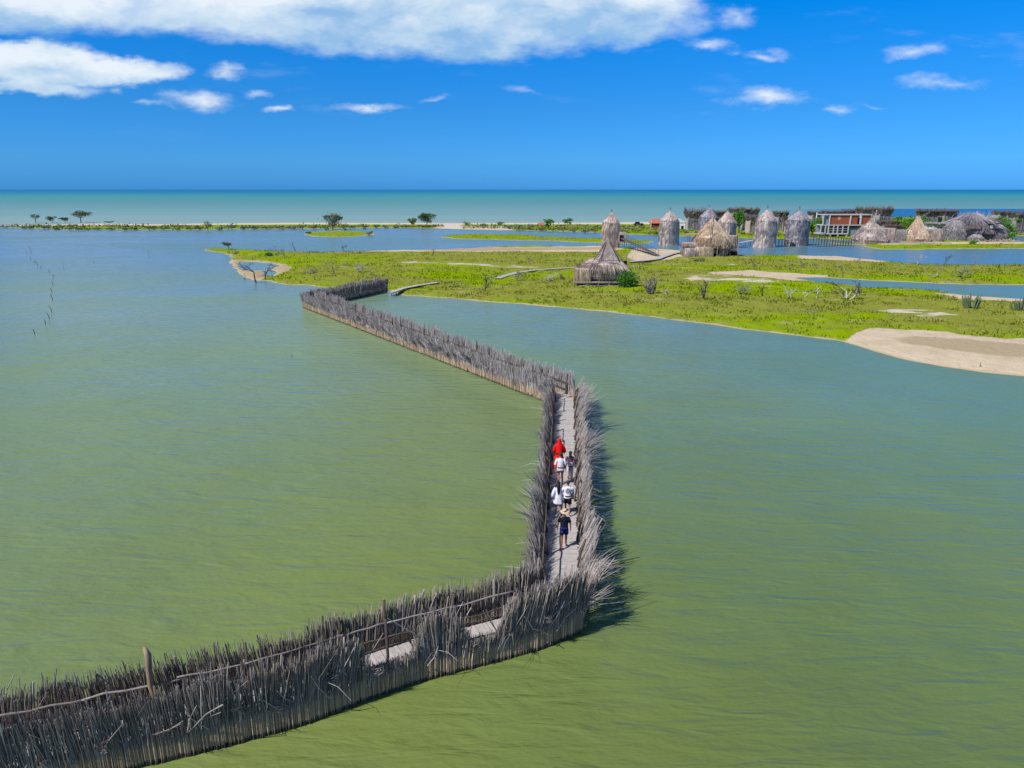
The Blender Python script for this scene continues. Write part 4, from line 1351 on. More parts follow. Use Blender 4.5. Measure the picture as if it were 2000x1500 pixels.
def tower(label, x, ybase, ytop, wpx, mat='thatch', rot=0.6, sq=3.2, door=None, name='thatched_tower', tip=1.0):
    p = px(x, ybase, 0.0)
    D = p.y
    zt = hgt(ytop, D + 1.5)
    w = wpx * mper(D) / 2
    root = thing(name, label, 'tower', (p.x, D + w, 0), 0, 'tall thatched towers')
    h1 = zt * 0.72
    thatched(root, [(w * 1.05, -0.4), (w * 1.0, 0.6), (w * .95, zt * .3), (w * .97, zt * .52), (w * .90, h1)], mat=mat, sq=sq, rot=rot, name='wall', straw=1300, sl=1.5, sw=.05, shag=.07)
    thatched(root, [(w * .95, h1 - .15), (w * .86, h1 + .35), (w * .60, zt * .84), (w * .30, zt * .93), (.08, zt)], mat=mat, sq=2.8, rot=rot, name='roof', straw=500, sl=.8, sw=.04, shag=.03)
    finial(root, zt, h=tip)
    if door:
        mb = MB(); dx, z0, z1, ww = door
        mb.box((dx * w, -w * .2, (z0 + z1) / 2), (ww, ww * 1.2, z1 - z0), 0.1, .5, .04)
        mb.build('porch', M['thatch_mid'], root)
        mb = MB(); mb.box((dx * w * 1.0, -w * .2 - ww * .62, z0 + (z1 - z0) * .4), (ww * .6, .08, (z1 - z0) * .6), 0.1)
        mb.build('door', M['dark'], root)
    return root


tower('grey thatched tower right behind the pointed hut with the green bush', 1194, 486, 415, 32, 'thatch_mid', .3, door=(1.25, 1.7, 4.4, 1.9))
tower('lone pale grey thatched tower standing in the water near the red walled shed', 1309, 480, 411, 35, 'thatch', .62)
tower('bluish thatched tower farthest back behind the tan domed house', 1385, 470, 406, 33, 'thatch_blue', .5)
tower('pinkish grey thatched tower rising just behind the tan domed house', 1420, 486, 413, 34, 'thatch_mid', .7)
tower('grey thatched tower at the end of the sloping jetty beside the tan domed house', 1499, 484, 409, 38, 'thatch', .55, tip=1.3)
tower('shaggy blue grey thatched tower between the jetty platform and the long stilt ramp', 1562, 481, 409, 40, 'thatch_blue', .62)


def box_part(parent, name, mat, c, size, rz=0.0, jit=0.0, rnd=None):
    mb = MB(); mb.box(c, size, rz, rnd, jit); return mb.build(name, M[mat], parent)


def pole_part(parent, name, mat, pts, r, n=6):
    mb = MB(); mb.tube(pts, r, n); return mb.build(name, M[mat], parent)


# the pointed hut on a low stilt platform
def pointed_hut():
    p = px(1166, 560, 0.25)
    D = p.y; s = mper(D)
    X = lambda a: (a - 1166) * s
    root = thing('stilt_hut', 'pointed thatched hut on a low stilt platform beside the round green bush', 'hut', (p.x, D, 0))
    pl = MB()
    for i in range(40):
        y = i * .155
        pl.box(((X(1124) + X(1212)) / 2, y, 1.02), (X(1212) - X(1124) + U(-.1, .1), .14, .05), 0, R.random(), .004)
    pl.build('platform', M['deck'], root)
    box_part(root, 'edge_beam', 'pale_post', ((X(1124) + X(1210)) / 2, -.05, .9), (X(1210) - X(1124), .14, .16))
    pole_part(root, 'brace', 'pale_rail', [(X(1126), -.1, .35), (X(1145), -.12, .52), (X(1168), -.1, .42), (X(1190), -.1, .5), (X(1210), -.1, .42)], .06)
    for i in range(5):
        for y in (0.0, 3.0, 6.0):
            x = X(1125) + (X(1211) - X(1125)) * i / 4
            pole_part(root, 'stilt', 'pale_rail' if y == 0 else 'post', [(x, y, -.3), (x + U(-.05, .05), y, 1.0)], .09)
    # drum
    thatched(root, [(3.0, 1.65), (3.2, 2.0), (3.3, 3.0), (3.15, 3.8), (2.5, 4.3)], c=(X(1184), 3.4), mat='thatch_mid', sq=2.6, name='wall', straw=2600, sl=1.3, sw=.045, shag=.2)
    thatched(root, [(2.6, 1.02), (2.6, 1.9)], c=(X(1184), 3.4), mat='thatch_mid', sq=2.6, name='lower_wall', straw=300, sl=.6, sw=.04)
    thatched(root, [(2.25, 4.0), (1.85, 4.6), (1.05, 6.0), (.45, 7.0), (.06, 7.75)], c=(X(1189), 3.4), mat='thatch', sq=2.2, name='roof', straw=1800, sl=1.2, sw=.04, shag=.1)
    for a in ((-1, -.75), (-.62, -1), (1.0, -.8), (.7, -1)):
        pole_part(root, 'roof_pole', 'post', [(X(1189) + a[0] * 2.5, 3.4 + a[1] * 2.2, 4.15), (X(1189) + a[0] * .1, 3.4 + a[1] * .1, 7.5)], .065)
    pole_part(root, 'eave_pole', 'pale_rail', [(X(1128), .6, 4.0), (X(1160), .5, 3.95), (X(1212), .4, 4.05)], .06)
    pole_part(root, 'eave_pole', 'post', [(X(1166), .7, 4.25), (X(1190), .5, 4.4), (X(1212), .4, 4.35)], .055)
    # annex
    thatched(root, [(1.22, 1.0), (1.25, 2.1), (1.2, 3.15)], c=(X(1138), 1.3), mat='thatch_tan', sq=7, name='annex', straw=900, sl=1.1, sw=.045, jit=.02)
    tw = MB()
    for i in range(70):
        a = Vector((X(1138) + U(-1.2, 1.6), 1.3 + U(-1, 1), 3.1)); tw.blade(a, a + Vector((R.gauss(0, .25), R.gauss(0, .2), U(.4, 1.1))), .025)
    tw.build('twig_crown', M['post'], root)
    # front rail and crossed braces
    pole_part(root, 'rail', 'pale_post', [(X(1150), .0, 1.95), (X(1175), -.02, 1.93), (X(1206), 0, 1.97)], .045)
    for a in (1152, 1170, 1205):
        pole_part(root, 'rail_post', 'pale_post', [(X(a), 0, 1.0), (X(a), 0, 2.25)], .05)
    pole_part(root, 'rail_brace', 'pale_post', [(X(1166), -.03, 2.5), (X(1177), -.03, 1.1)], .05)
    # side landing on the right with a hanging sign-like board and forked post
    box_part(root, 'landing', 'deck', (X(1222), 4.4, 3.3), (1.6, 1.4, .08))
    pole_part(root, 'forked_post', 'pale_rail', [(X(1229), 3.8, 0), (X(1229.5), 3.8, 3.6), (X(1228.5), 3.8, 5.1)], .07)
    box_part(root, 'side_store', 'thatch_mid', (X(1223), 4.4, 2.2), (1.2, 1.2, 2.0), .1, .06)
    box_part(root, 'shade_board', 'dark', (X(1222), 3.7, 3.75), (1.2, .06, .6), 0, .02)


pointed_hut()


def domed_house():
    p = px(1395, 503, 0.2)
    D = p.y; s = mper(D)
    X = lambda a: (a - 1395) * s
    root = thing('domed_house', 'large tan thatched domed house with reed walls at the end of the plank path', 'house', (p.x, D, 0))
    thatched(root, [(3.9, 2.4), (4.05, 3.4), (3.65, 4.8), (2.65, 6.2), (1.55, 7.5), (.62, 8.5), (.06, 9.4)], c=(X(1396), 4.2), mat='thatch_tan', sq=2.3, name='roof', straw=3200, sl=1.5, sw=.05, shag=.2)
    thatched(root, [(3.3, .0), (3.35, 1.8), (3.3, 3.0)], c=(X(1398), 4.4), mat='thatch_mid', sq=4, name='wall', straw=900, sl=1.3, sw=.05)
    thatched(root, [(2.0, -.1), (2.05, 1.6), (2.0, 2.6)], c=(X(1375), 1.6), mat='thatch_tan', sq=7, name='front_screen', straw=900, sl=1.2, sw=.05, jit=.02)
    thatched(root, [(3.0, -.1), (3.05, 1.2), (2.95, 2.3)], c=(X(1364), 2.8), mat='thatch', sq=8, name='side_screen', straw=900, sl=1.2, sw=.05, jit=.02)
    thatched(root, [(1.6, 2.2), (1.85, 2.9), (1.75, 3.4)], c=(X(1352), 2.8), mat='thatch_mid', sq=5, name='side_roof', straw=500, sl=.6, sw=.05)
    thatched(root, [(1.35, 1.3), (1.4, 3.0), (1.35, 5.0)], c=(X(1434), 4.0), mat='thatch_mid', sq=8, name='tall_screen', straw=600, sl=1.2, sw=.05, jit=.02)
    box_part(root, 'doorway', 'dark', (X(1401), 1.02, 1.2), (1.2, .15, 2.0))
    box_part(root, 'opening', 'dark', (X(1437), 2.55, .9), (2.2, .12, 1.0))
    for a, z0, z1, y in ((1398.5, 0, 4.3, -.6), (1429, 0, 5.2, 1.6), (1446, -.2, 5.2, 2.2), (1413, 0, 3.2, .5), (1385, 2.2, 7.4, .2)):
        pole_part(root, 'post', 'pale_post', [(X(a), y, z0 - .2), (X(a) + .05, y, z1)], .075)
    pole_part(root, 'gable_beam', 'pale_rail', [(X(1376), -.6, 4.05), (X(1388), -.65, 3.95), (X(1399), -.6, 3.95)], .07)
    pole_part(root, 'cross_rail', 'pale_rail', [(X(1422), 1.5, 1.75), (X(1434), 1.5, 1.95), (X(1446), 1.6, 2.0)], .05)
    pole_part(root, 'brace', 'pale_post', [(X(1399), -.6, 3.4), (X(1380), -.5, 1.2)], .05)
    pole_part(root, 'roof_pole', 'pale_rail', [(X(1383), .2, 6.2), (X(1397), 3.9, 9.3)], .06)
    box_part(root, 'awning', 'thatch_tan', (X(1360), 4.6, 5.25), (3.4, 2.0, .22), .08, .05)
    for a in (1349, 1353, 1368):
        pole_part(root, 'awning_post', 'post', [(X(a), 4.2, 0), (X(a) + .1, 4.2, 5.2)], .05)


domed_house()


def cone_house(label, x0, x1, xt, yb, yt, mat, wall_mat, wallh, side=None, rfrac=1.0, name='thatched_house', bulge=0.12):
    p = px((x0 + x1) / 2, yb, 0.3)
    D = p.y; s = mper(D)
    root = thing(name, label, 'house', (p.x, D + 3, 0))
    X = lambda a: (a - (x0 + x1) / 2) * s
    w = (x1 - x0) * s / 2
    zt = hgt(yt, D + 3)
    r = w * rfrac
    thatched(root, [(r * 1.0, wallh * .55), (r * .9, wallh), (r * (.52 + bulge), wallh + (zt - wallh) * .42), (r * .26, wallh + (zt - wallh) * .72), (.07, zt)], c=(X(xt), 0), mat=mat, sq=2.4, name='roof', straw=2200, sl=1.2, sw=.06)
    thatched(root, [(r * .9, -.2), (r * .9, wallh)], c=(X(xt), 0), mat=wall_mat, sq=5, name='wall', straw=700, sl=1.0, sw=.06, jit=.02)
    finial(root, zt, (X(xt), 0), .8)
    return root, X, zt


r_, X_, z_ = cone_house('grey conical thatched house on the sand beside the red brick building', 1672, 1738, 1707, 475, 426, 'thatch', 'thatch_mid', 2.2, rfrac=.92)
thatched(r_, [(2.6, -.2), (2.65, 2.0), (2.55, 4.4)], c=(X_(1737), 0.5), mat='thatch_mid', sq=7, name='side_screen', straw=700, sl=1.2, sw=.06, jit=.02)
pole_part(r_, 'mast', 'reed_wall', [(X_(1708), -1.2, z_ - 1.5), (X_(1711), -1.0, z_ + 2.3)], .16)
pole_part(r_, 'mast', 'reed_wall', [(X_(1715), -1.2, z_ - 3), (X_(1708), -1.0, z_ + 1.3)], .12)
r_, X_, z_ = cone_house('tan witch hat thatched house with low reed side wings at the far waterfront', 1768, 1846, 1798, 473, 421, 'thatch_tan', 'thatch_tan', 2.3, rfrac=.62, bulge=-.02)
thatched(r_, [(3.1, -.2), (3.1, 1.5), (3.05, 4.0)], c=(X_(1828), .6), mat='thatch_mid', sq=8, ry=.6, name='side_wing', straw=700, sl=1.2, sw=.06, jit=.02)
thatched(r_, [(2.4, -.2), (2.4, 1.5), (2.3, 3.7)], c=(X_(1766), .6), mat='reed_wall', sq=8, ry=.6, name='side_wing', straw=500, sl=1.2, sw=.06, jit=.02)
box_part(r_, 'window', 'dark', (X_(1752) + .2, -.85, .9), (.9, .1, .9))
box_part(r_, 'gate', 'thatch_dark', (X_(1812), -2.8, 1.3), (1.2, .15, 1.3))


def shaggy_house():
    p = px(1912, 471, 0.3)
    D = p.y; s = mper(D)
    X = lambda a: (a - 1912) * s
    root = thing('shaggy_house', 'large shaggy grey brush house like a mound on the far waterfront', 'house', (p.x, D + 4, 0))
    thatched(root, [(6.2, 2.6), (6.4, 4.2), (5.2, 6.2), (3.6, 7.5), (1.0, 8.4)], c=(X(1915), 1), mat='thatch_blue', sq=2.2, ry=.75, name='roof', straw=3200, sl=1.8, sw=.09, shag=.8, jit=.09)
    thatched(root, [(5.6, 0), (5.7, 3.4)], c=(X(1915), 1), mat='thatch_dark', sq=5, ry=.7, name='wall', straw=300, sl=1.2, sw=.08)
    thatched(root, [(3.0, .2), (3.1, 3.6), (2.5, 5.0), (1.3, 6.3)], c=(X(1875), -1), mat='reed_wall', sq=2.5, ry=.8, name='left_screen', straw=1200, sl=1.4, sw=.08, shag=.4)
    thatched(root, [(2.6, .2), (2.8, 2.4), (2.0, 4.4), (.8, 5.3)], c=(X(1955), -1), mat='thatch_blue', sq=2.3, ry=.8, name='right_screen', straw=1200, sl=1.3, sw=.07, shag=.5)
    thatched(root, [(2.0, 0), (2.0, 1.5), (1.4, 2.4)], c=(X(1905), -3), mat='reed_wall', sq=3, name='front_screen', straw=500, sl=1.0, sw=.07, shag=.3)
    box_part(root, 'window', 'white', (X(1931), -4.2, 4.6), (.8, .15, .9), .1)
    box_part(root, 'awning', 'thatch_dark', (X(1895), -4.3, 4.4), (4.5, 1.0, .9), .05, .25)
    box_part(root, 'awning', 'thatch_dark', (X(1937), -4.2, 5.6), (3.6, 1.0, .35), -.05, .15)
    tw = MB()
    for i in range(120):
        a = Vector((X(1915) + R.gauss(0, 2.6), 1 + R.gauss(0, 1.5), 7.0)); tw.blade(a, a + Vector((R.gauss(0, .5), R.gauss(0, .4), U(.8, 2.2))), .05)
    tw.build('twig_crown', M['reed_wall'], root)


shaggy_house()
lp = MB()
for i in range(60):
    a = px(U(1895, 1980), 472, .4); b = a + Vector((U(-2, 2), U(-.5, .5), U(.0, .9)))
    lp.blade(a, b, U(.05, .12), None, R.random())
tag(lp.build('log_pile', M['thatch_mid']), 'low heap of cut logs and brush in front of the shaggy mound house', 'log pile')


def nest_house(label, x0, x1, yb, yt, roof_px=9, wall='reed_wall', D_=None, name='reed_house', split=0.45, roof='thatch_dark', cat='house', flare=1.22):
    """Square reed house whose dark flat brush roof sticks out and up like a nest."""
    p = px((x0 + x1) / 2, yb, 0.3)
    D = p.y; s = mper(D)
    root = thing(name, label, cat, (p.x, D + 3, 0), 0, 'brush roofed reed houses of the village')
    w = (x1 - x0) * s
    zt = hgt(yt, D)
    hr = roof_px * s
    zr = zt - hr
    mb = MB()
    mb.box((0, 0, zr / 2), (w * .82, 5.0, zr + .4), 0, .7, .08)
    for i in range(int(220 * w / 5)):
        a = Vector((U(-w * .42, w * .42), -2.6, zr * U(.35, 1.02))); mb.blade(a, a + Vector((R.gauss(0, .1), -U(0, .35), -U(.8, 1.8))), .06, None, R.random())
    mb.build('wall', M[wall], root)
    # upper gallery: dark opening with posts
    mb = MB(); mb.box((U(-.1, .1) * w, -2.66, zr * U(.68, .76)), (w * U(.3, .6), .1, zr * U(.14, .22)), 0, .3, .12)
    mb.build('gallery_opening', M['dark'], root)
    for i in range(4):
        x = -w * .38 + w * .76 * i / 3
        pole_part(root, 'post', 'pale_rail', [(x, -2.85, -.2), (x + U(-.2, .2), -2.8, zr + .1)], .07, 5)
    mb = MB()
    mb.loft([ring((0, 0), w * .44, 2.9, zr - .15, 20, 0, .05, 5), ring((0, 0), w * .50, 3.3, zr + hr * .5, 20, 0, .08, 5), ring((0, 0), w * .50 * flare * .9, 3.5, zr + hr * .8, 20, 0, .1, 5)], .4)
    for i in range(int(700 * w / 8)):
        th = U(0, 6.283); q = 1 / ((abs(math.cos(th)) ** 5 + abs(math.sin(th)) ** 5) ** .2)
        k = U(.82, 1.0)
        a = Vector((w * .47 * math.cos(th) * q * k, 3.1 * math.sin(th) * q * k, zr + U(0, hr * .6)))
        b = a + Vector((math.cos(th) * U(.2, 1.0), math.sin(th) * U(.2, .8), U(.1, 1.3) * hr * .8))
        mb.blade(a, b, U(.04, .09), None, R.random())
    mb.build('roof', M[roof], root)
    return root


nest_house('two storey reed house with a wide dark brush roof left of the bluish tower', 1340, 1378, 449, 411, 13)
nest_house('dark roofed reed house glimpsed between the two towers behind the domed house', 1394, 1418, 447, 413, 9)
nest_house('tall narrow reed house with a ragged roof behind the small green tree', 1428, 1450, 446, 407, 8)
nest_house('grey reed house with a wing shaped brush roof beside the small green tree', 1452, 1482, 450, 408, 8)
nest_house('low brown roofed reed house just left of the jetty tower', 1462, 1484, 455, 423, 8, 'thatch_mid')
nest_house('reed house with a square dark roof between the jetty tower and the shaggy tower', 1517, 1538, 451, 414, 8)
nest_house('small grey reed hut peeping between the lone tower and the white shed', 1312, 1326, 444, 428, 5, 'thatch_mid')
nest_house('little brown reed hut in the scrub below the jetty platform trees', 1541, 1556, 459, 437, 6, 'thatch_mid')
nest_house('weathered lean reed hut squeezed behind the conical house mast', 1742, 1762, 463, 440, 7, 'thatch_blue')
nest_house('low grey reed hut just past the pale reed houses', 1872, 1890, 446, 424, 6, 'reed_wall')
nest_house('small pale reed shelter beside the left flank of the shaggy tower', 1536, 1552, 453, 424, 6, 'thatch_blue')
nest_house('distant reed house with a flat brown roof right of the shaggy tower', 1584, 1606, 436, 414, 6)
nest_house('distant long reed house with a tiled looking roof over the brick building', 1610, 1650, 434, 413, 6, 'thatch_mid')
nest_house('distant grey reed house behind the middle of the brick building', 1650, 1676, 434, 411, 7)
nest_house('distant reed house with a pale gable behind the right end of the brick building', 1678, 1704, 436, 407, 10, 'white')
nest_house('tall reed house whose brown brush roof flares like a bowl', 1712, 1741, 452, 407, 12)
nest_house('dark broad reed house under the bowl roofed house', 1722, 1756, 458, 432, 8, 'thatch_blue')
nest_house('pale reed house with a blunt brush roof right of the witch hat house', 1798, 1832, 452, 411, 9)
nest_house('pale reed house with a jagged brush roof at the end of its row', 1838, 1868, 452, 411, 9, 'reed_wall')
nest_house('low whitewashed reed house under the jagged roof', 1818, 1856, 461, 436, 4, 'white', roof='reed_wall')
nest_house('small dark roofed reed house behind the shaggy mound house', 1948, 1966, 440, 413, 6)
nest_house('grey blue reed house at the edge of the village waterfront', 1980, 2014, 456, 415, 9, 'thatch_blue')

# white shed by the first reed house, red walled shed, dark vehicle, red tent roof
p = px(1332, 448, .3)
s_ = mper(p.y)
rt = thing('white_shed', 'small white gable shed between the lone tower and the first reed house', 'shed', (p.x, p.y + 2, 0))
box_part(rt, 'wall', 'white', (0, 0, 1.7), (2.6, 3, 2.6))
mb = MB(); mb.loft([[(-1.5, -1.7, 2.95), (1.5, -1.7, 2.95), (1.5, 1.7, 2.95), (-1.5, 1.7, 2.95)], [(-1.1, -1.7, 4.4), (-1.0, -1.7, 4.4), (-1.0, 1.7, 4.4), (-1.1, 1.7, 4.4)]], .5); mb.build('roof', M['white'], rt)
box_part(rt, 'door', 'dark', (.2, -1.52, .9), (1.0, .06, 1.5))

p = px(1285, 447, .3)
rt = thing('red_shed', 'low red walled shed with a salmon roof beside the lone thatched tower', 'shed', (p.x, p.y + 3, 0))
box_part(rt, 'wall', 'brick', (0, 0, 1.2), (4.6, 4, 2.6))
mb = MB(); mb.loft([[(-2.9, -2.6, 2.4), (2.9, -2.6, 2.5), (2.9, 2.6, 2.5), (-2.9, 2.6, 2.4)], [(-2.4, .4, 4.1), (2.6, .4, 3.9), (2.6, .6, 3.9), (-2.4, .6, 4.1)]], .5); mb.build('roof', M['red_roof'], rt)
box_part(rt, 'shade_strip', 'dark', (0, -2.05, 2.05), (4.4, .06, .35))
box_part(rt, 'post', 'white', (-2.75, -2.5, 1.8), (.2, .2, 3.8))

p = px(1247, 441, .3)
rt = thing('pickup_truck', 'small dark vehicle parked on the white sand strip near the red shed', 'vehicle', (p.x, p.y, 0.3))
mb = MB()
mb.loft([ring((0, 0), a, .85, z, 16, 0, 0, 6) for a, z in ((2.0, .35), (2.1, .5), (2.1, .95), (2.05, 1.05))], .5)
mb.build('body', M['boat'], rt)
mb = MB(); mb.loft([ring((-.5, 0), a, b, z, 16, 0, 0, 6) for a, b, z in ((1.1, .8, 1.0), (.9, .72, 1.6), (.8, .66, 1.68))], .5); mb.build('cabin', M['dark'], rt)
for x in (-1.3, 1.3):
    for y in (-.8, .8):
        mb = MB(); mb.tube([(x, y - .1, .36), (x, y + .1, .36)], .36, 14); mb.build('wheel', M['dark'], rt)

p = px(1059, 444, .3)
rt = thing('beach_tent', 'small dark red sloping beach shelter beside the bright green tree', 'shelter', (p.x, p.y, 0))
mb = MB(); mb.loft([[(-2.0, -1.5, 1.6), (2.3, -1.5, .7), (2.3, 1.5, .7), (-2.0, 1.5, 1.6)], [(-2.1, -1.5, 1.75), (2.3, -1.5, .95), (2.3, 1.5, .95), (-2.1, 1.5, 1.75)], [(-.4, -.1, 2.3), (.4, -.1, 2.2), (.4, .1, 2.2), (-.4, .1, 2.3)]], .5); mb.build('roof', M['red_roof'], rt)
for x in (-1.8, 2.0):
    for y in (-1.3, 1.3): pole_part(rt, 'post', 'post', [(x, y, 0), (x, y, 1.7 if x < 0 else .9)], .07)

# brick building
p = px(1652, 463, .3)
D = p.y; s_ = mper(D)
rt = thing('brick_building', 'unfinished two storey red brick building with a white concrete frame and open ground floor', 'building', (p.x, D + 3, 0))
X = lambda a: (a - 1652) * s_
Z = lambda y: hgt(y, D)
zb, zm, zt = Z(457.5), Z(440.5), Z(420)
for a, b, nm in ((1624, 1664, 0), (1665, 1683, 0), (1686, 1705, 0)):
    mb = MB(); mb.box(((X(a) + X(b)) / 2, 0, (zm + zt) / 2), (X(b) - X(a) - .25, .25, zt - zm - .2), 0, .5); mb.build('brick_panel', M['brick'], rt)
mb = MB(); mb.box(((X(1611) + X(1623)) / 2, .3, (zm + zt) / 2), (X(1623) - X(1611) - .2, .2, zt - zm - .2), 0, .5); mb.build('grey_panel', M['grey_wall'], rt)
for (z, h, a, b) in ((zt, .28, 1610, 1706), (zm, .28, 1610, 1706), (zb, .38, 1607, 1663)):
    mb = MB(); mb.box(((X(a) + X(b)) / 2, 2.0, z), (X(b) - X(a), 5.0, h), 0, .5); mb.build('floor_slab', M['concrete'], rt)
for a in (1611, 1623.5, 1664.5, 1685):
    box_part(rt, 'column', 'concrete', (X(a), -.3, (zm + zt) / 2), (.34, .34, zt - zm - .3))
for a in (1608, 1617, 1623, 1633, 1641, 1651, 1662):
    box_part(rt, 'column', 'concrete', (X(a), -.35, (zb + zm) / 2), (.30, .30, zm - zb - .34))
for a in (1611, 1628, 1643, 1660):
    box_part(rt, 'pier', 'concrete', (X(a), -.2, zb / 2 - .1), (.4, .4, zb - .1))
for z in (.35, .6):
    box_part(rt, 'balcony_rail', 'concrete', ((X(1623) + X(1662)) / 2, -.42, zb + (zm - zb) * z), (X(1662) - X(1623), .1, .1))
box_part(rt, 'back_wall', 'grey_wall', ((X(1610) + X(1700)) / 2, 4.4, zm * .5 + .3), (X(1700) - X(1610), .2, zm - .4))
box_part(rt, 'side_wall', 'grey_wall', ((X(1664) + X(1694)) / 2, .4, (zm + .3) / 2 - .5), (X(1694) - X(1664), .3, zm - 1.4))
box_part(rt, 'window', 'thatch_tan', (X(1643), -.14, (zm + zt) / 2 + .5), (.9, .08, 1.0))
box_part(rt, 'doorway', 'dark', (X(1681), -.14, (zm + zt) / 2 - .3), (.7, .08, 2.0))
for i in range(9):
    pole_part(rt, 'rebar', 'dark', [(X(1611 + i * 11.5), .3, zt), (X(1611 + i * 11.5) + U(-.1, .1), .3, zt + U(.5, 1.1))], .05, 4)
p = px(1593, 440, .3)
tag(pole_part(None, 'white_post', 'white', [(p.x, p.y, 0), (p.x, p.y, hgt(415, p.y))], .22), 'tall plain white post standing in the greenery left of the brick building', 'post')

# ------------------------------------------------------------------ plank paths and jetties
PATHG = 'plank paths across the grass'


def gpath(label, pts, z, hw=.42, name='plank_path', piles=True, **kw):
    P_ = [px(x, y, z).xy for x, y in pts]
    return walkway(name, label, 'path', P_, hw, z, 0.20, piles, gap=.01, grp=None, pile_step=3.0, **kw)


gpath('narrow plank ramp climbing from the fenced walkway onto the grass', [(762, 571), (785, 563), (815, 557), (855, 551)], .62, .5)
gpath('curved grey plank path across the grass towards the pointed hut', [(972, 543), (990, 537), (1010, 532), (1040, 527.5), (1080, 524.5), (1126, 521.5)], .62, .62)
gpath('pale plank path with a step from the pointed hut to the domed house', [(1231, 510.5), (1262, 508), (1282, 505.5), (1295, 500.5), (1310, 495.5), (1325, 492), (1340, 489.5)], .75, .75)
tw = thing('stair_ramp', 'long dark railed ramp rising from the plank path to the tower porch', 'ramp', tuple(px(1284, 501, .4)))
a = Vector((0, 0, .35)); q = px(1209, 481, 0.4); b = Vector((q.x, q.y, 0)) - tw.location + Vector((0, 0, 2.6 + .4))
e = (b - a); hd = Vector((e.x, e.y, 0)).normalized(); sd_v = Vector((-hd.y, hd.x, 0))
mb = MB()
for i in range(90):
    c = a.lerp(b, (i + .5) / 90); mb.box(c, (e.length / 90 - .02, 1.1, .05), math.atan2(hd.y, hd.x), R.random())
mb.build('treads', M['deck_dark'], tw)
for sdv in (-1, 1):
    pole_part(tw, 'handrail', 'post', [a + sd_v * sdv * .55 + Vector((0, 0, .95)), b + sd_v * sdv * .55 + Vector((0, 0, .95))], .045)
    pole_part(tw, 'stringer', 'post', [a + sd_v * sdv * .5 - Vector((0, 0, .1)), b + sd_v * sdv * .5 - Vector((0, 0, .1))], .08)
for i in range(16):
    c = a.lerp(b, (i + .5) / 16)
    for sdv in (-1, 1): pole_part(tw, 'baluster', 'post', [Vector((c.x, c.y, -.6)) + sd_v * sdv * .55, c + sd_v * sdv * .55 + Vector((0, 0, .95))], .04, 4)
box_part(tw, 'landing', 'deck', (b.x, b.y, b.z), (2.0, 2.0, .1))


def ramp(label, p0, z0, p1, z1, n_p, hw=.7, name='jetty', rail=False):
    A = px(p0[0], p0[1], z0); B = px(p1[0], p1[1], z1)
    root = thing(name, label, 'jetty', (A.x, A.y, 0))
    a = Vector((0, 0, z0)); b = B - Vector((A.x, A.y, 0))
    e = b - a; hd = Vector((e.x, e.y, 0)).normalized(); sv = Vector((-hd.y, hd.x, 0))
    mb = MB(); m = int(e.length / .25)
    for i in range(m):
        c = a.lerp(b, (i + .5) / m); mb.box(c, (e.length / m - .02, hw * 2, .07), math.atan2(hd.y, hd.x), R.random())
    mb.build('deck', M['deck'], root)
    for i in range(n_p):
        c = a.lerp(b, (i + .5) / n_p)
        for sdv in (-1, 1):
            pole_part(root, 'pile', 'post', [Vector((c.x, c.y, -.8)) + sv * sdv * hw * .9, Vector((c.x + U(-.1, .1), c.y, c.z + (1.0 if rail else -.05))) + sv * sdv * hw * .9], .075, 5)
    if rail:
        for sdv in (-1, 1): pole_part(root, 'rail', 'post', [a + sv * sdv * hw * .9 + Vector((0, 0, .95)), b + sv * sdv * hw * .9 + Vector((0, 0, .95))], .05, 5)
    return root


ramp('pale sloping jetty from the domed house up to the grey thatched tower', (1446, 474), 1.0, (1482, 467), 1.9, 4)
ramp('high platform walk between the grey tower and the shaggy blue grey tower', (1516, 468), 2.0, (1546, 467), 2.0, 5, .9)
ramp('long stilt ramp descending from the shaggy tower to the conical house', (1584, 464), 2.6, (1668, 474), .7, 16, .6, rail=True)
gpath('low plank quay in front of the witch hat house', [(1722, 473), (1790, 473.5), (1856, 474)], .55, .8, name='quay', piles=False)


# ------------------------------------------------------------------ trees, bushes, dead wood
def crown(mb, c, rx, ry, rz, n, size, flat=0.3):
    """Leaves in clumps through an uneven volume."""
    clumps = []
    for i in range(max(5, int(n / 45))):
        d = Vector((R.gauss(0, 1), R.gauss(0, 1), R.gauss(0, .8))).normalized() * (R.random() ** .45)
        clumps.append((Vector((c[0] + d.x * rx * .85, c[1] + d.y * ry * .85, c[2] + d.z * rz * .85)), U(.18, .38)))
    for q, s in clumps:
        r = R.random()
        for j in range(int(n / len(clumps))):
            p = q + Vector((R.gauss(0, rx * s * .8), R.gauss(0, ry * s * .8), R.gauss(0, rz * s * .7)))
            mb.leaf(p, size * U(.6, 1.3), min(1, max(0, r + U(-.3, .3))), 0, flat)


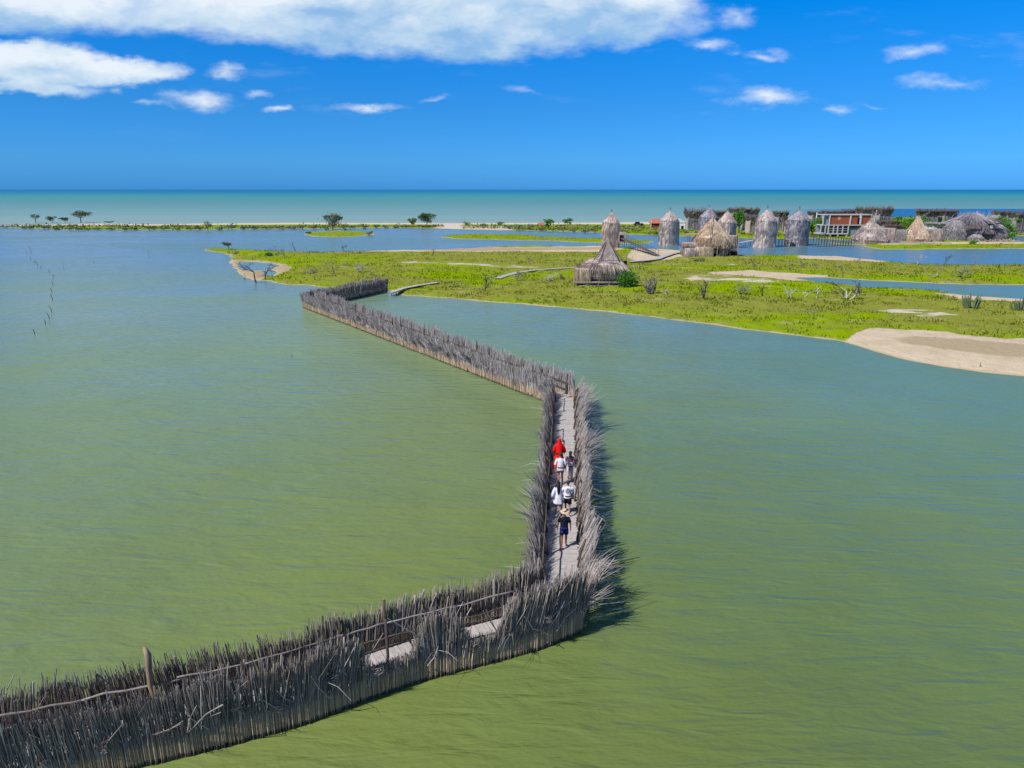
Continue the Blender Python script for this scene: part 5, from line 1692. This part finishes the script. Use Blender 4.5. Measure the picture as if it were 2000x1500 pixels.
def tree(label, x, yb, yt, wpx, leaf='leaf', group=None, n=1200, trunk_f=0.35, name='tree', lean=0.0, spread=1.0, double=False):
    p = px(x, yb, .3)
    D = p.y; s = mper(D)
    h = hgt(yt, D) - .25
    w = wpx * s
    root = thing(name, label, 'tree', (p.x, D, .25), 0, group)
    mb = MB()
    tip = []
    mb.tube([(0, 0, -.4), (lean * h * .3, 0, h * trunk_f * .5), (lean * h * .5, 0, h * trunk_f)], [h * .035 + .05, h * .03 + .03, h * .024 + .03], 7)
    for i in range(6):
        a = 6.283 * i / 6 + U(-.4, .4)
        e = Vector((math.cos(a) * w * .36 + lean * h, math.sin(a) * w * .3, h * U(.6, .85)))
        b = Vector((lean * h * .5, 0, h * trunk_f * U(.7, 1)))
        m_ = b.lerp(e, .5) + Vector((U(-.2, .2), U(-.2, .2), -.1 * h))
        mb.tube([b, m_, e], [h * .02 + .02, h * .012 + .015, .015], 5)
        tip.append(e)
    mb.build('trunk', M['bark'], root)
    mb = MB()
    crown(mb, (lean * h, 0, h * (.46 + trunk_f * .42)), w * .46, w * .42, h * (1 - trunk_f * .8) * .55, n * 2 // 3, max(.10, s * 1.5), .4)
    for e in tip: crown(mb, (e.x * 1.1, e.y, e.z), w * .17, w * .17, h * .14, n // 18, max(.10, s * 1.4), .4)
    mb.build('crown', M[leaf], root)
    return root


def shrub(label, x, yb, wpx, hpx, leaf='leaf_olive', group=None, n=260, name='shrub', z=.25):
    p = px(x, yb, z)
    s = mper(p.y)
    w = wpx * s; h = hpx * s
    root = thing(name, label, 'shrub', (p.x, p.y + w * .15, z - .05), 0, group)
    mb = MB()
    for i in range(7):
        a = U(0, 6.28); mb.tube([(0, 0, -.1), (math.cos(a) * w * .15, math.sin(a) * w * .12, h * .4), (math.cos(a) * w * .3, math.sin(a) * w * .25, h * .8)], [.05, .035, .015], 4)
    mb.build('stems', M['bark'], root)
    mb = MB()
    crown(mb, (0, 0, h * .45), w * .5, w * .4, h * .5, n, max(.08, s * 1.3), .5)
    mb.build('foliage', M[leaf], root)
    return root


def grow(mb, p, d, L, r, depth, spread, up, gn=0.6, tw=None):
    """A crooked limb with forks."""
    pts = [p]; q = p.copy(); dd = d.copy()
    seg = 3
    for i in range(seg):
        dd = (dd + Vector((R.gauss(0, .16), R.gauss(0, .16), R.gauss(0, .10) + up * .1))).normalized()
        q = q + dd * (L / seg); pts.append(q.copy())
    mb.tube(pts, [r, r * .86, r * .74, r * .62], 5 if depth > 1 else 4, None, False)
    if depth <= 0: return
    for i in range(R.choice((2, 3, 3)) if depth > 1 else R.choice((2, 3, 4))):
        a = Vector((R.gauss(0, 1), R.gauss(0, 1), R.gauss(0, .6) + up)).normalized()
        nd = (dd * (1 - spread) + a * spread).normalized()
        st = pts[-1] if i == 0 else pts[R.choice((1, 2, 3))]
        grow((tw if (tw is not None and depth <= 2) else mb), st, nd, L * U(.6, .85), r * gn, depth - 1, spread, up, gn, tw)


def dead(label, x, yb, yt, wpx, mat='dead', lean=0.0, stems=1, depth=3, spread=.55, up=.35, z=.35, twig='twigs', name='dead_tree', cat='dead tree', thick=1.0):
    p = px(x, yb, z)
    s = mper(p.y)
    h = max(.5, hgt(yt, p.y) - z)
    w = wpx * s
    root = thing(name, label, cat, (p.x, p.y, z - .1))
    mb = MB(); tm = MB()
    for i in range(stems):
        a = 6.283 * i / max(1, stems) + U(-.4, .4)
        sp = 0.0 if stems == 1 else U(.25, .6) * w / max(h, .1)
        d = Vector((math.cos(a) * sp + lean, math.sin(a) * sp * .6, 1)).normalized()
        grow(mb, Vector((0, 0, -.2)), d, h * U(.38, .46) + .1, max(.035, s * .55, h * .03) * thick, depth, spread, up, .66, tm)
    # fit the spread to the photo's width and height
    xs = [v[0] for v in mb.v + tm.v]; zs = [v[2] for v in mb.v + tm.v]
    kx = w / max(.2, max(xs) - min(xs)); kz = h / max(.2, max(zs))
    kx = min(max(kx, .6), 1.6)
    for m_ in (mb, tm): m_.v = [(v[0] * kx, v[1] * kx, v[2] * kz) for v in m_.v]
    mb.build('trunk', M[mat], root)
    if tm.n: tm.build('branches', M[twig if depth > 2 else mat], root)
    return root


dead('bare dark dead tree rising from the muddy point beside the small pond', 500, 549, 508, 34, 'dead_dark', depth=3, spread=.6, up=.1, twig='dead_dark')
dead('dark dead tree with a long arching limb on the muddy point', 518, 543, 513, 52, 'dead_dark', depth=3, spread=.75, up=.05, twig='dead_dark')
dead('short black stump snag standing in the shallows off the muddy point', 480, 545, 533, 8, 'dead_dark', depth=1, twig='dead_dark', z=.05)
dead('thin leaning bare snag on the far bank of the tip of land', 577, 488, 472, 8, 'dead_dark', depth=1, lean=-.3)
dead('grey leafless tree standing beside the leaning snag on the bank', 541, 500, 478, 34, 'dead', depth=3, twig='twigs')
dead('small grey dead tree with raised arms near the dark green bush', 556, 503, 481, 22, 'dead', depth=3)
dead('lone dark T shaped snag against the blue channel', 669, 491, 476, 16, 'dead_dark', depth=2, spread=.8, up=0)
dead('round grey leafless bush left of the meadow middle', 610, 534, 519, 30, 'twigs', stems=6, depth=2, name='dead_bush', cat='dead bush')
dead('grey dead tree with a one sided crown in the left meadow', 656, 536, 503, 38, 'dead', lean=-.25, depth=3)
dead('pale grey twiggy bush dense as a cage in the left meadow', 702, 532, 508, 34, 'dead_pale', stems=7, depth=2, name='dead_bush', cat='dead bush')
dead('slight bare sapling right of the caged grey bush', 723, 534, 514, 12, 'twigs', depth=2)
dead('small brown forked sapling by the pink sand flat', 845, 498, 484, 12, 'dead_dark', depth=2, up=.6)
dead('grey brown dead tree beside the plank ramp', 884, 563, 540, 34, 'dead_dark', depth=3, twig='twigs')
dead('wide grey dead tree with a dark foot on the near bank', 946, 567, 532, 40, 'dead_dark', depth=3, twig='twigs')
dead('tangled fallen dead branches against the curved plank path', 1012, 549, 526, 34, 'dead', stems=3, depth=2, spread=.8, up=0)
dead('low heap of grey dead branches beside the curved plank path end', 1072, 550, 527, 38, 'dead_pale', stems=4, depth=2, spread=.8, up=0)
dead('dark low dead bush just left of the pointed hut', 1100, 548, 532, 28, 'dead_dark', stems=3, depth=2, spread=.7, up=.1)
dead('small grey dead bush in the middle of the far meadow', 1034, 510, 500, 20, 'dead', stems=3, depth=2)
dead('dense upright grey dead tree with many stems right of the green bush', 1270, 574, 536, 44, 'dead', stems=8, depth=2, spread=.35, up=.7)
dead('pale crooked dead trunk leaning left beside the many stemmed one', 1308, 580, 556, 28, 'dead_pale', lean=-.35, depth=2, spread=.7)
dead('small dark stump poking from the near grass', 1329, 587, 576, 7, 'dead_dark', depth=1)
dead('brown V shaped dead sapling in the near meadow', 1374, 584, 545, 26, 'dead_dark', stems=3, depth=2, spread=.4, up=.6)
dead('tiny dark stick beside the brown V shaped sapling', 1392, 576, 567, 5, 'dead_dark', depth=1)
dead('wide grey leafless tree in the middle of the right meadow', 1450, 576, 544, 58, 'dead', stems=3, depth=3, twig='twigs', lean=-.15)
dead('thick short dark snag right of the wide grey tree', 1488, 580, 556, 8, 'dead_dark', depth=1, spread=.3, thick=1.6)
dead('pale forked dead tree with a shadow at its foot', 1542, 583, 554, 24, 'dead_pale', stems=2, depth=2)
dead('slender pale trunk leaning right with a thin crown', 1567, 583, 556, 40, 'dead_pale', lean=.6, depth=2)
dead('pale bare trunk with a flat crown at the inlet edge', 1595, 582, 557, 26, 'dead_pale', depth=2)
dead('grey dead tree in the back meadow below the domed house', 1472, 523, 498, 20, 'dead_dark', stems=2, depth=2)
dead('low dark stub in the back meadow', 1516, 527, 516, 8, 'dead_dark', depth=1)
dead('upright knotty dark snag in the back meadow', 1542, 528, 506, 12, 'dead_dark', depth=2, spread=.4, up=.6)
dead('thin grey dead sapling right of the knotty snag', 1568, 524, 506, 12, 'dead', depth=2, up=.6)
dead('short grey brown dead sapling near the right inlet', 1595, 527, 512, 10, 'dead', depth=1)
dead('crooked dark dead tree by the head of the right inlet', 1647, 534, 508, 36, 'dead_dark', depth=3, lean=-.2)
dead('dark spreading dead tree at the edge of the sand flat behind the inlet', 1675, 513, 498, 32, 'dead_dark', depth=3, spread=.7)
dead('large dead tree with a thick white leaning trunk and dark crooked limbs', 1655, 584, 543, 60, 'dead_pale', lean=.15, stems=2, depth=3, twig='dead_dark', thick=1.3)
dead('bone white dead tree against the blue water', 1791, 518, 494, 18, 'dead_pale', depth=3, twig='dead_pale')
dead('dark dead tree standing against the blue water', 1845, 515, 493, 18, 'dead_dark', depth=3, twig='dead_dark')
dead('faint thin sapling at the far water edge', 1906, 514, 494, 12, 'twigs', depth=2)
dead('pale toppled dead tree with branches to the right on the inlet bank', 1822, 541, 515, 34, 'dead_pale', lean=.4, depth=3)
dead('grey tangle of dead limbs on the inlet bank', 1880, 541, 513, 46, 'dead', stems=3, depth=3, spread=.7)
dead('pale forked driftwood lying in the grass near the pointed hut', 1243, 524, 515, 20, 'dead_pale', stems=2, depth=1, spread=.9, up=0, name='driftwood', cat='driftwood')
dead('small dark driftwood on the wet sand of the right beach', 1906, 716, 706, 22, 'dead_dark', stems=2, depth=1, spread=.9, up=0, z=.15, name='driftwood', cat='driftwood')
dead('tiny dark branch on the dry sand of the right beach', 1831, 661, 656, 14, 'dead_dark', stems=2, depth=1, spread=.9, up=0, z=.35, name='driftwood', cat='driftwood')
dead('little grey bare bush behind the caged grey bush', 676, 520, 508, 14, 'twigs', stems=3, depth=2)
dead('small bare twig bush on the left tip beside the leafy tree', 462, 495, 484, 24, 'dead', stems=3, depth=2, name='dead_bush', cat='dead bush')
dead('brownish leafless bush in the dry grass of the right meadow', 1585, 612, 600, 26, 'twigs', stems=4, depth=2, name='dead_bush', cat='dead bush')
dead('brown twiggy bush beside the white salt patch', 1708, 612, 602, 24, 'dead_dark', stems=4, depth=2, name='dead_bush', cat='dead bush')

# living trees and bushes
tree('small dark windswept tree on the left tip of the grassy land', 447, 487, 471, 20, 'leaf', None, 260, .5, lean=-.15)
tree('small sparse tree standing alone at the left end of the sand spit', 70, 434, 417, 20, 'leaf_grey', None, 130, .5)
tree('small two lobed tree beside the sparse one on the sand spit', 103, 434, 422, 18, 'leaf', None, 260, .35)
tree('small round tree left of the big flat topped one', 127, 434, 424, 16, 'leaf', None, 300, .3)
tree('big flat topped tree on the sand spit near the dark canoe', 158, 434, 410, 34, 'leaf_grey', None, 700, .45, lean=.05)
tree('big round tree on the spit above the small green islet', 650, 447, 416, 38, 'leaf_grey', None, 1400, .2)
tree('big two lobed tree at the middle of the sand spit', 834, 440, 414, 34, 'leaf', None, 1100, .35)
tree('lower olive tree just left of the two lobed tree', 806, 441, 425, 20, 'leaf_olive', None, 450, .2)
tree('bright green tree beside the dark red beach shelter', 1072, 446, 427, 20, 'leaf_bright', None, 600, .3)
tree('small bright green tree alone on the pale shore', 1108, 438, 427, 20, 'leaf_bright', None, 450, .2)
tree('round bright green tree among the reed houses behind the domed house', 1443, 450, 410, 26, 'leaf_bright', None, 1400, .25)
tree('dark green tree behind the witch hat house', 1772, 458, 419, 56, 'leaf_bright', None, 2400, .15)
tree('green tree left of the tall white post', 1586, 458, 424, 32, 'leaf_bright', None, 1300, .12)
tree('green tree between the tall white post and the brick building', 1604, 460, 422, 26, 'leaf_bright', None, 1100, .12)
tree('green tree between the witch hat house and the pale reed houses', 1812, 452, 427, 26, 'leaf_bright', None, 900, .15)
tree('green tree left of the shaggy mound house', 1856, 452, 426, 34, 'leaf_bright', None, 1000, .15)
tree('olive green treetop over the shaggy mound house', 1895, 440, 415, 34, 'leaf_bright', None, 800, .2)
tree('dark green tree right of the shaggy mound house', 1964, 458, 423, 46, 'leaf_bright', None, 1800, .12)
tree('tall thin palm like tree poking over the village edge', 1530, 452, 408, 8, 'leaf', None, 90, .8)

# the round green bush beside the pointed hut
shrub('round dense bright green bush beside the pointed hut', 1226, 563, 40, 38, 'leaf_bright', None, 4200, 'bush', .25)
shrub('small olive bush at the foot of the domed house', 1362, 512, 30, 9, 'leaf_olive', None, 500)
shrub('dark green bush on the bank behind the left meadow', 525, 501, 22, 8, 'leaf', None, 400)
shrub('small dark bush at the left end of the green islet', 602, 456, 12, 5, 'leaf', None, 120)
shrub('reddish olive bush at the right end of the green islet', 720, 459, 18, 8, 'leaf_olive', None, 200)
shrub('small dark green bush on the strip in front of the shaggy mound house', 1903, 478, 18, 10, 'leaf_bright', None, 300)
shrub('leafy green mass beside the bowl roofed reed house', 1752, 466, 34, 20, 'leaf_bright', None, 900)
shrub('green bush in front of the grey blue reed house at the village edge', 1972, 466, 30, 16, 'leaf_bright', None, 700)
shrub('green bush between the shaggy mound house and the log pile', 1862, 462, 26, 14, 'leaf_bright', None, 500)
shrub('dark hedge under the last reed house', 1998, 456, 22, 6, 'leaf_bright', None, 300)
G_S = 'scrub bushes along the sand spit'
for lab, xs in (('low olive scrub bush on the left part of the sand spit', [(8, 445, 34, 9), (45, 446, 18, 5), (62, 447, 16, 6), (84, 447, 26, 8), (112, 448, 24, 7), (134, 449, 24, 7), (152, 450, 22, 6), (170, 449, 20, 5), (190, 449, 22, 6)]),
                ('rounded scrub bush on the sand spit between the canoe and the big round tree', [(216, 449, 24, 5), (242, 450, 22, 7), (262, 449, 22, 6), (290, 449, 26, 6), (318, 449, 24, 6), (345, 449, 22, 7), (372, 449, 22, 7), (388, 449, 24, 12), (405, 449, 24, 19), (432, 449, 22, 8), (452, 448, 22, 9), (474, 448, 22, 9), (495, 448, 24, 9), (520, 448, 24, 8), (545, 448, 24, 9), (568, 447, 24, 9), (590, 447, 22, 9), (612, 447, 20, 7), (636, 450, 22, 12), (672, 449, 24, 12)]),
                ('green scrub bush on the sand spit between the two biggest trees', [(692, 446, 22, 9), (712, 446, 24, 9), (735, 445, 20, 8), (752, 445, 20, 6), (772, 444, 20, 6), (792, 444, 22, 6), (828, 444, 30, 6), (850, 443, 20, 5)]),
                ('round olive scrub bush on the shore between the two lobed tree and the towers', [(912, 441, 26, 11), (948, 442, 22, 6), (975, 441, 18, 9), (995, 447, 18, 10), (1012, 449, 28, 16), (1036, 449, 24, 13), (1058, 450, 20, 8), (1080, 451, 24, 10), (1100, 452, 26, 11), (1122, 453, 26, 12), (1144, 454, 24, 11), (1164, 454, 24, 12)]),
                ('green scrub bush on the shore between the first two thatched towers', [(1222, 455, 26, 9), (1245, 455, 26, 8), (1268, 457, 24, 9), (1282, 458, 22, 8)]),
                ('green scrub bush at the foot of the village reed houses', [(1340, 456, 24, 9), (1362, 457, 26, 10), (1450, 458, 24, 8), (1470, 460, 24, 7), (1520, 462, 20, 8), (1536, 462, 20, 7), (1590, 463, 26, 12), (1604, 464, 22, 9), (1748, 455, 26, 12), (1860, 452, 20, 8)])):
    for i, (x, y, w, h) in enumerate(xs):
        shrub(lab, x, y, w * U(.9, 1.15), h * U(.85, 1.1), R.choice(('leaf_olive', 'leaf_olive', 'leaf_olive', 'leaf_grey')), G_S, 170)


def spit_scrub():
    mb = MB()
    n = 12000
    xs = NR.uniform(-120, 1290, n); ys = NR.uniform(441.5, 450.5, n)
    top = np.where(xs < 60, 444.5, np.where(xs > 560, 446.5, 447.5)) + np.where(xs > 1000, 3.5, 0)
    ok = (ys < top) & ~((xs > 868) & (xs < 905)) & (fbm(xs * .02, ys * .4, 5, 3) > .40)
    xs, ys = xs[ok], ys[ok]
    P = np.array([px(a, b, .2).xy[:] for a, b in zip(xs, ys)])
    h, s_ = land_h(P)
    for (x, y), g in zip(P, h):
        if g > .02:
            mb.leaf((x, y + U(-1, 1), U(.15, .3) + abs(R.gauss(0, .45))), U(.25, .6), R.random(), 0, .6)
    o = mb.build('scrub', M['leaf_olive'])
    tag(o, 'low tangled olive scrub covering the sand spit', 'scrub', kind='stuff')


spit_scrub()


# cactus clumps
def cactus(label, x, yb, yt, wpx, n=26):
    p = px(x, yb, .35); s = mper(p.y)
    h = hgt(yt, p.y) - .35; w = wpx * s
    root = thing('cactus_clump', label, 'cactus', (p.x, p.y, .25), 0, 'tall cactus clumps')
    for i in range(n):
        mb = MB()
        a = U(0, 6.28); r = U(0, 1) ** .6
        dx, dy = math.cos(a) * r, math.sin(a) * r
        hh = h * U(.6, 1.0) * (1 - .25 * r)
        b = Vector((dx * w * .22, dy * w * .18, -.1))
        P_ = [b, b + Vector((dx * w * .10, dy * w * .1, hh * .3)), b + Vector((dx * w * .22, dy * w * .15, hh * .7)), b + Vector((dx * w * .27, dy * w * .2, hh))]
        q = .085 * U(.8, 1.15)
        mb.tube(P_, [q * .85, q * 1.1, q, q * .45], 8)
        mb.build('stem', M['cactus'], root)


cactus('tall many armed cactus clump standing in the dry grass by the sand bar', 1896, 603, 566, 42)
cactus('second cactus clump cut off by the edge of the picture', 1992, 607, 575, 40, 20)

# stakes in the lagoon
stk = [(62, 493, 480, -.3), (52, 495, 491, 0), (60, 507, 501, -.3), (68, 514, 508, 0), (74, 520, 508, -.3), (80, 524, 519, .1), (96, 533, 526, .1), (104, 542, 535, .1), (104, 557, 548, -.2), (102, 570, 562, -.5), (104, 588, 574, -.25),
       (102, 610, 597, -.35), (97, 623, 611, -.3), (89, 634, 624, 0), (68, 652, 642, -.25)]
for i, (x, y, yt, ln) in enumerate(stk):
    p = px(x, y, 0); h = max(.4, hgt(yt, p.y)); mb = MB()
    mb.tube([(0, 0, -.5), (ln * h * .3, 0, h * .5), (ln * h + U(-.05, .05), 0, h)], [.05, .045, .03], 6)
    o = mb.build('stake', M['dead_dark']); o.location = (p.x, p.y, 0)
    tag(o, 'dark weathered stake in the crooked line of stakes far out in the lagoon', 'stake', 'stakes in a crooked line in the lagoon')
for lab, x, y, yt in (('thin twin stick standing right of the crooked line of stakes', 125, 526, 511), ('slim bare pole standing alone in the water off the grassy tip', 292, 503, 488),
                      ('tiny stub just above the water between the stakes and the lone pole', 183, 513, 508), ('little twig sticking out of the middle lagoon left of the walkway', 570, 697, 692)):
    p = px(x, y, 0); h = max(.25, hgt(yt, p.y)); mb = MB()
    mb.tube([(0, 0, -.5), (-.04 * h, 0, h)], [.05, .03], 6)
    o = mb.build('stake', M['dead']); o.location = (p.x, p.y, 0)
    tag(o, lab, 'stake')

# canoe on the spit
p = px(213, 435, .3); s_ = mper(p.y)
rt = thing('canoe', 'long dark canoe drawn up on the sand spit near the big flat topped tree', 'boat', (p.x, p.y, .25), .1)
L = 21 * s_
mb = MB()
mb.loft([[(L * .5 * t, 0.55 * math.sin(a) * (1 - abs(t) ** 2.2) ** .6 * .9 + 0, .5 - .5 * math.cos(a) * (1 - abs(t) ** 3) * .0 + (.55 * abs(t) ** 3) + .45 * (-(math.cos(a)) if math.cos(a) > -2 else 0) * (1 - abs(t) ** 4) * .9) for a in [math.radians(d) for d in (-100, -70, -35, 0, 35, 70, 100)]] for t in (-.99, -.85, -.6, -.3, 0, .3, .6, .85, .99)], .5, cap=False)
mb.build('hull', M['boat'], rt)
mb = MB(); mb.box((0, 0, .62), (.25, .9, .05)); mb.box((L * .2, 0, .62), (.25, .8, .05)); mb.build('thwart', M['dead'], rt)

# ------------------------------------------------------------------ grass tufts
def tufts():
    ok = (LS > 0.5) & (LB < 0.4) & (LP[:, 1] < 260) & (np.abs(LP[:, 0] / LP[:, 1]) < 0.95)
    idx = np.nonzero(ok)[0]
    P = LP[idx]
    clump = fbm(P[:, 0] * .35, P[:, 1] * .35, 77, 4)
    wgt = np.clip((clump - .36) * 6, 0.05, 1) * np.clip(P[:, 1] / 90, .3, 1)
    n = 26000
    pick = NR.choice(len(idx), n, p=wgt / wgt.sum())
    P = P[pick] + NR.normal(0, .35, (n, 2)) * (P[pick][:, 1:2] / 90)
    hh, ss = land_h(P)
    P = P[ss > .3]; hh = hh[ss > .3]; n = len(P)
    big = np.clip(clump[pick][:n], .3, .7)
    B = 4
    V = np.zeros((n, B, 3, 3))
    th = NR.uniform(0, 6.283, (n, B))
    size = NR.uniform(.06, .15, (n, 1)) * (0.6 + np.clip(P[:, 1:2] / 120, .4, 1.3)) * (big[:, None] * 2)
    wd = size * .22
    base = np.stack([P[:, 0], P[:, 1], hh - .05], 1)[:, None, :]
    off = np.stack([np.cos(th) * size * .35, np.sin(th) * size * .35, np.zeros_like(th)], 2)
    tan = np.stack([-np.sin(th) * wd, np.cos(th) * wd, np.zeros_like(th)], 2)
    V[:, :, 0] = base + off * .3 - tan; V[:, :, 1] = base + off * .3 + tan
    V[:, :, 2] = base + off * 1.6 + np.stack([np.zeros_like(th), np.zeros_like(th), size * NR.uniform(.8, 1.3, (n, B)) + .06], 2)
    V = V.reshape(-1, 3)
    m = len(V) // 3
    me = bpy.data.meshes.new('grass_tufts')
    me.vertices.add(len(V)); me.vertices.foreach_set('co', V.ravel().astype(np.float32))
    me.loops.add(m * 3); me.loops.foreach_set('vertex_index', np.arange(m * 3, dtype=np.int32))
    me.polygons.add(m); me.polygons.foreach_set('loop_start', np.arange(0, m * 3, 3, dtype=np.int32)); me.polygons.foreach_set('loop_total', np.full(m, 3, dtype=np.int32))
    me.update(calc_edges=True)
    a = me.attributes.new('rnd', 'FLOAT', 'POINT'); a.data.foreach_set('value', np.repeat(NR.uniform(0, 1, m // B), B * 3).astype(np.float32))
    me.materials.append(mat_tuft())
    o = bpy.data.objects.new('grass', me); COL.objects.link(o)
    tag(o, 'tufts of bright green and straw coloured grass over the meadows', 'grass', kind='stuff')


def mat_tuft():
    m, k, out = new_mat('grass_blades')
    g = k.new('ShaderNodeNewGeometry').outputs['Position']
    n1 = k.noise(k.mapping(g, scale=(0.55, 0.9, 1)), scale=0.075, detail=6, rough=0.62, dist=0.6)
    n2 = k.noise(g, scale=.6, detail=3)
    r = k.attr('rnd')
    lush = k.mix(r, GR_LUSH2, GR_LUSH)
    ol = k.mix(r, GR_OLIVE2, GR_OLIVE)
    c = k.mix(k.mr(n1, .49, .72, 0, 1, True), lush, ol)
    c = k.mix(k.mr(n2, .5, .7, 0, .55), c, k.mix(r, GR_OLIVE2, GR_STRAW))
    b = k.new('ShaderNodeBsdfDiffuse'); k.put(b.inputs[0], c)
    t = k.new('ShaderNodeBsdfTranslucent'); k.put(t.inputs[0], c)
    mx = k.new('ShaderNodeMixShader'); mx.inputs[0].default_value = .7
    k.l.new(b.outputs[0], mx.inputs[1]); k.l.new(t.outputs[0], mx.inputs[2]); k.l.new(mx.outputs[0], out.inputs[0])
    return m


tufts()
bpy.context.view_layer.update()
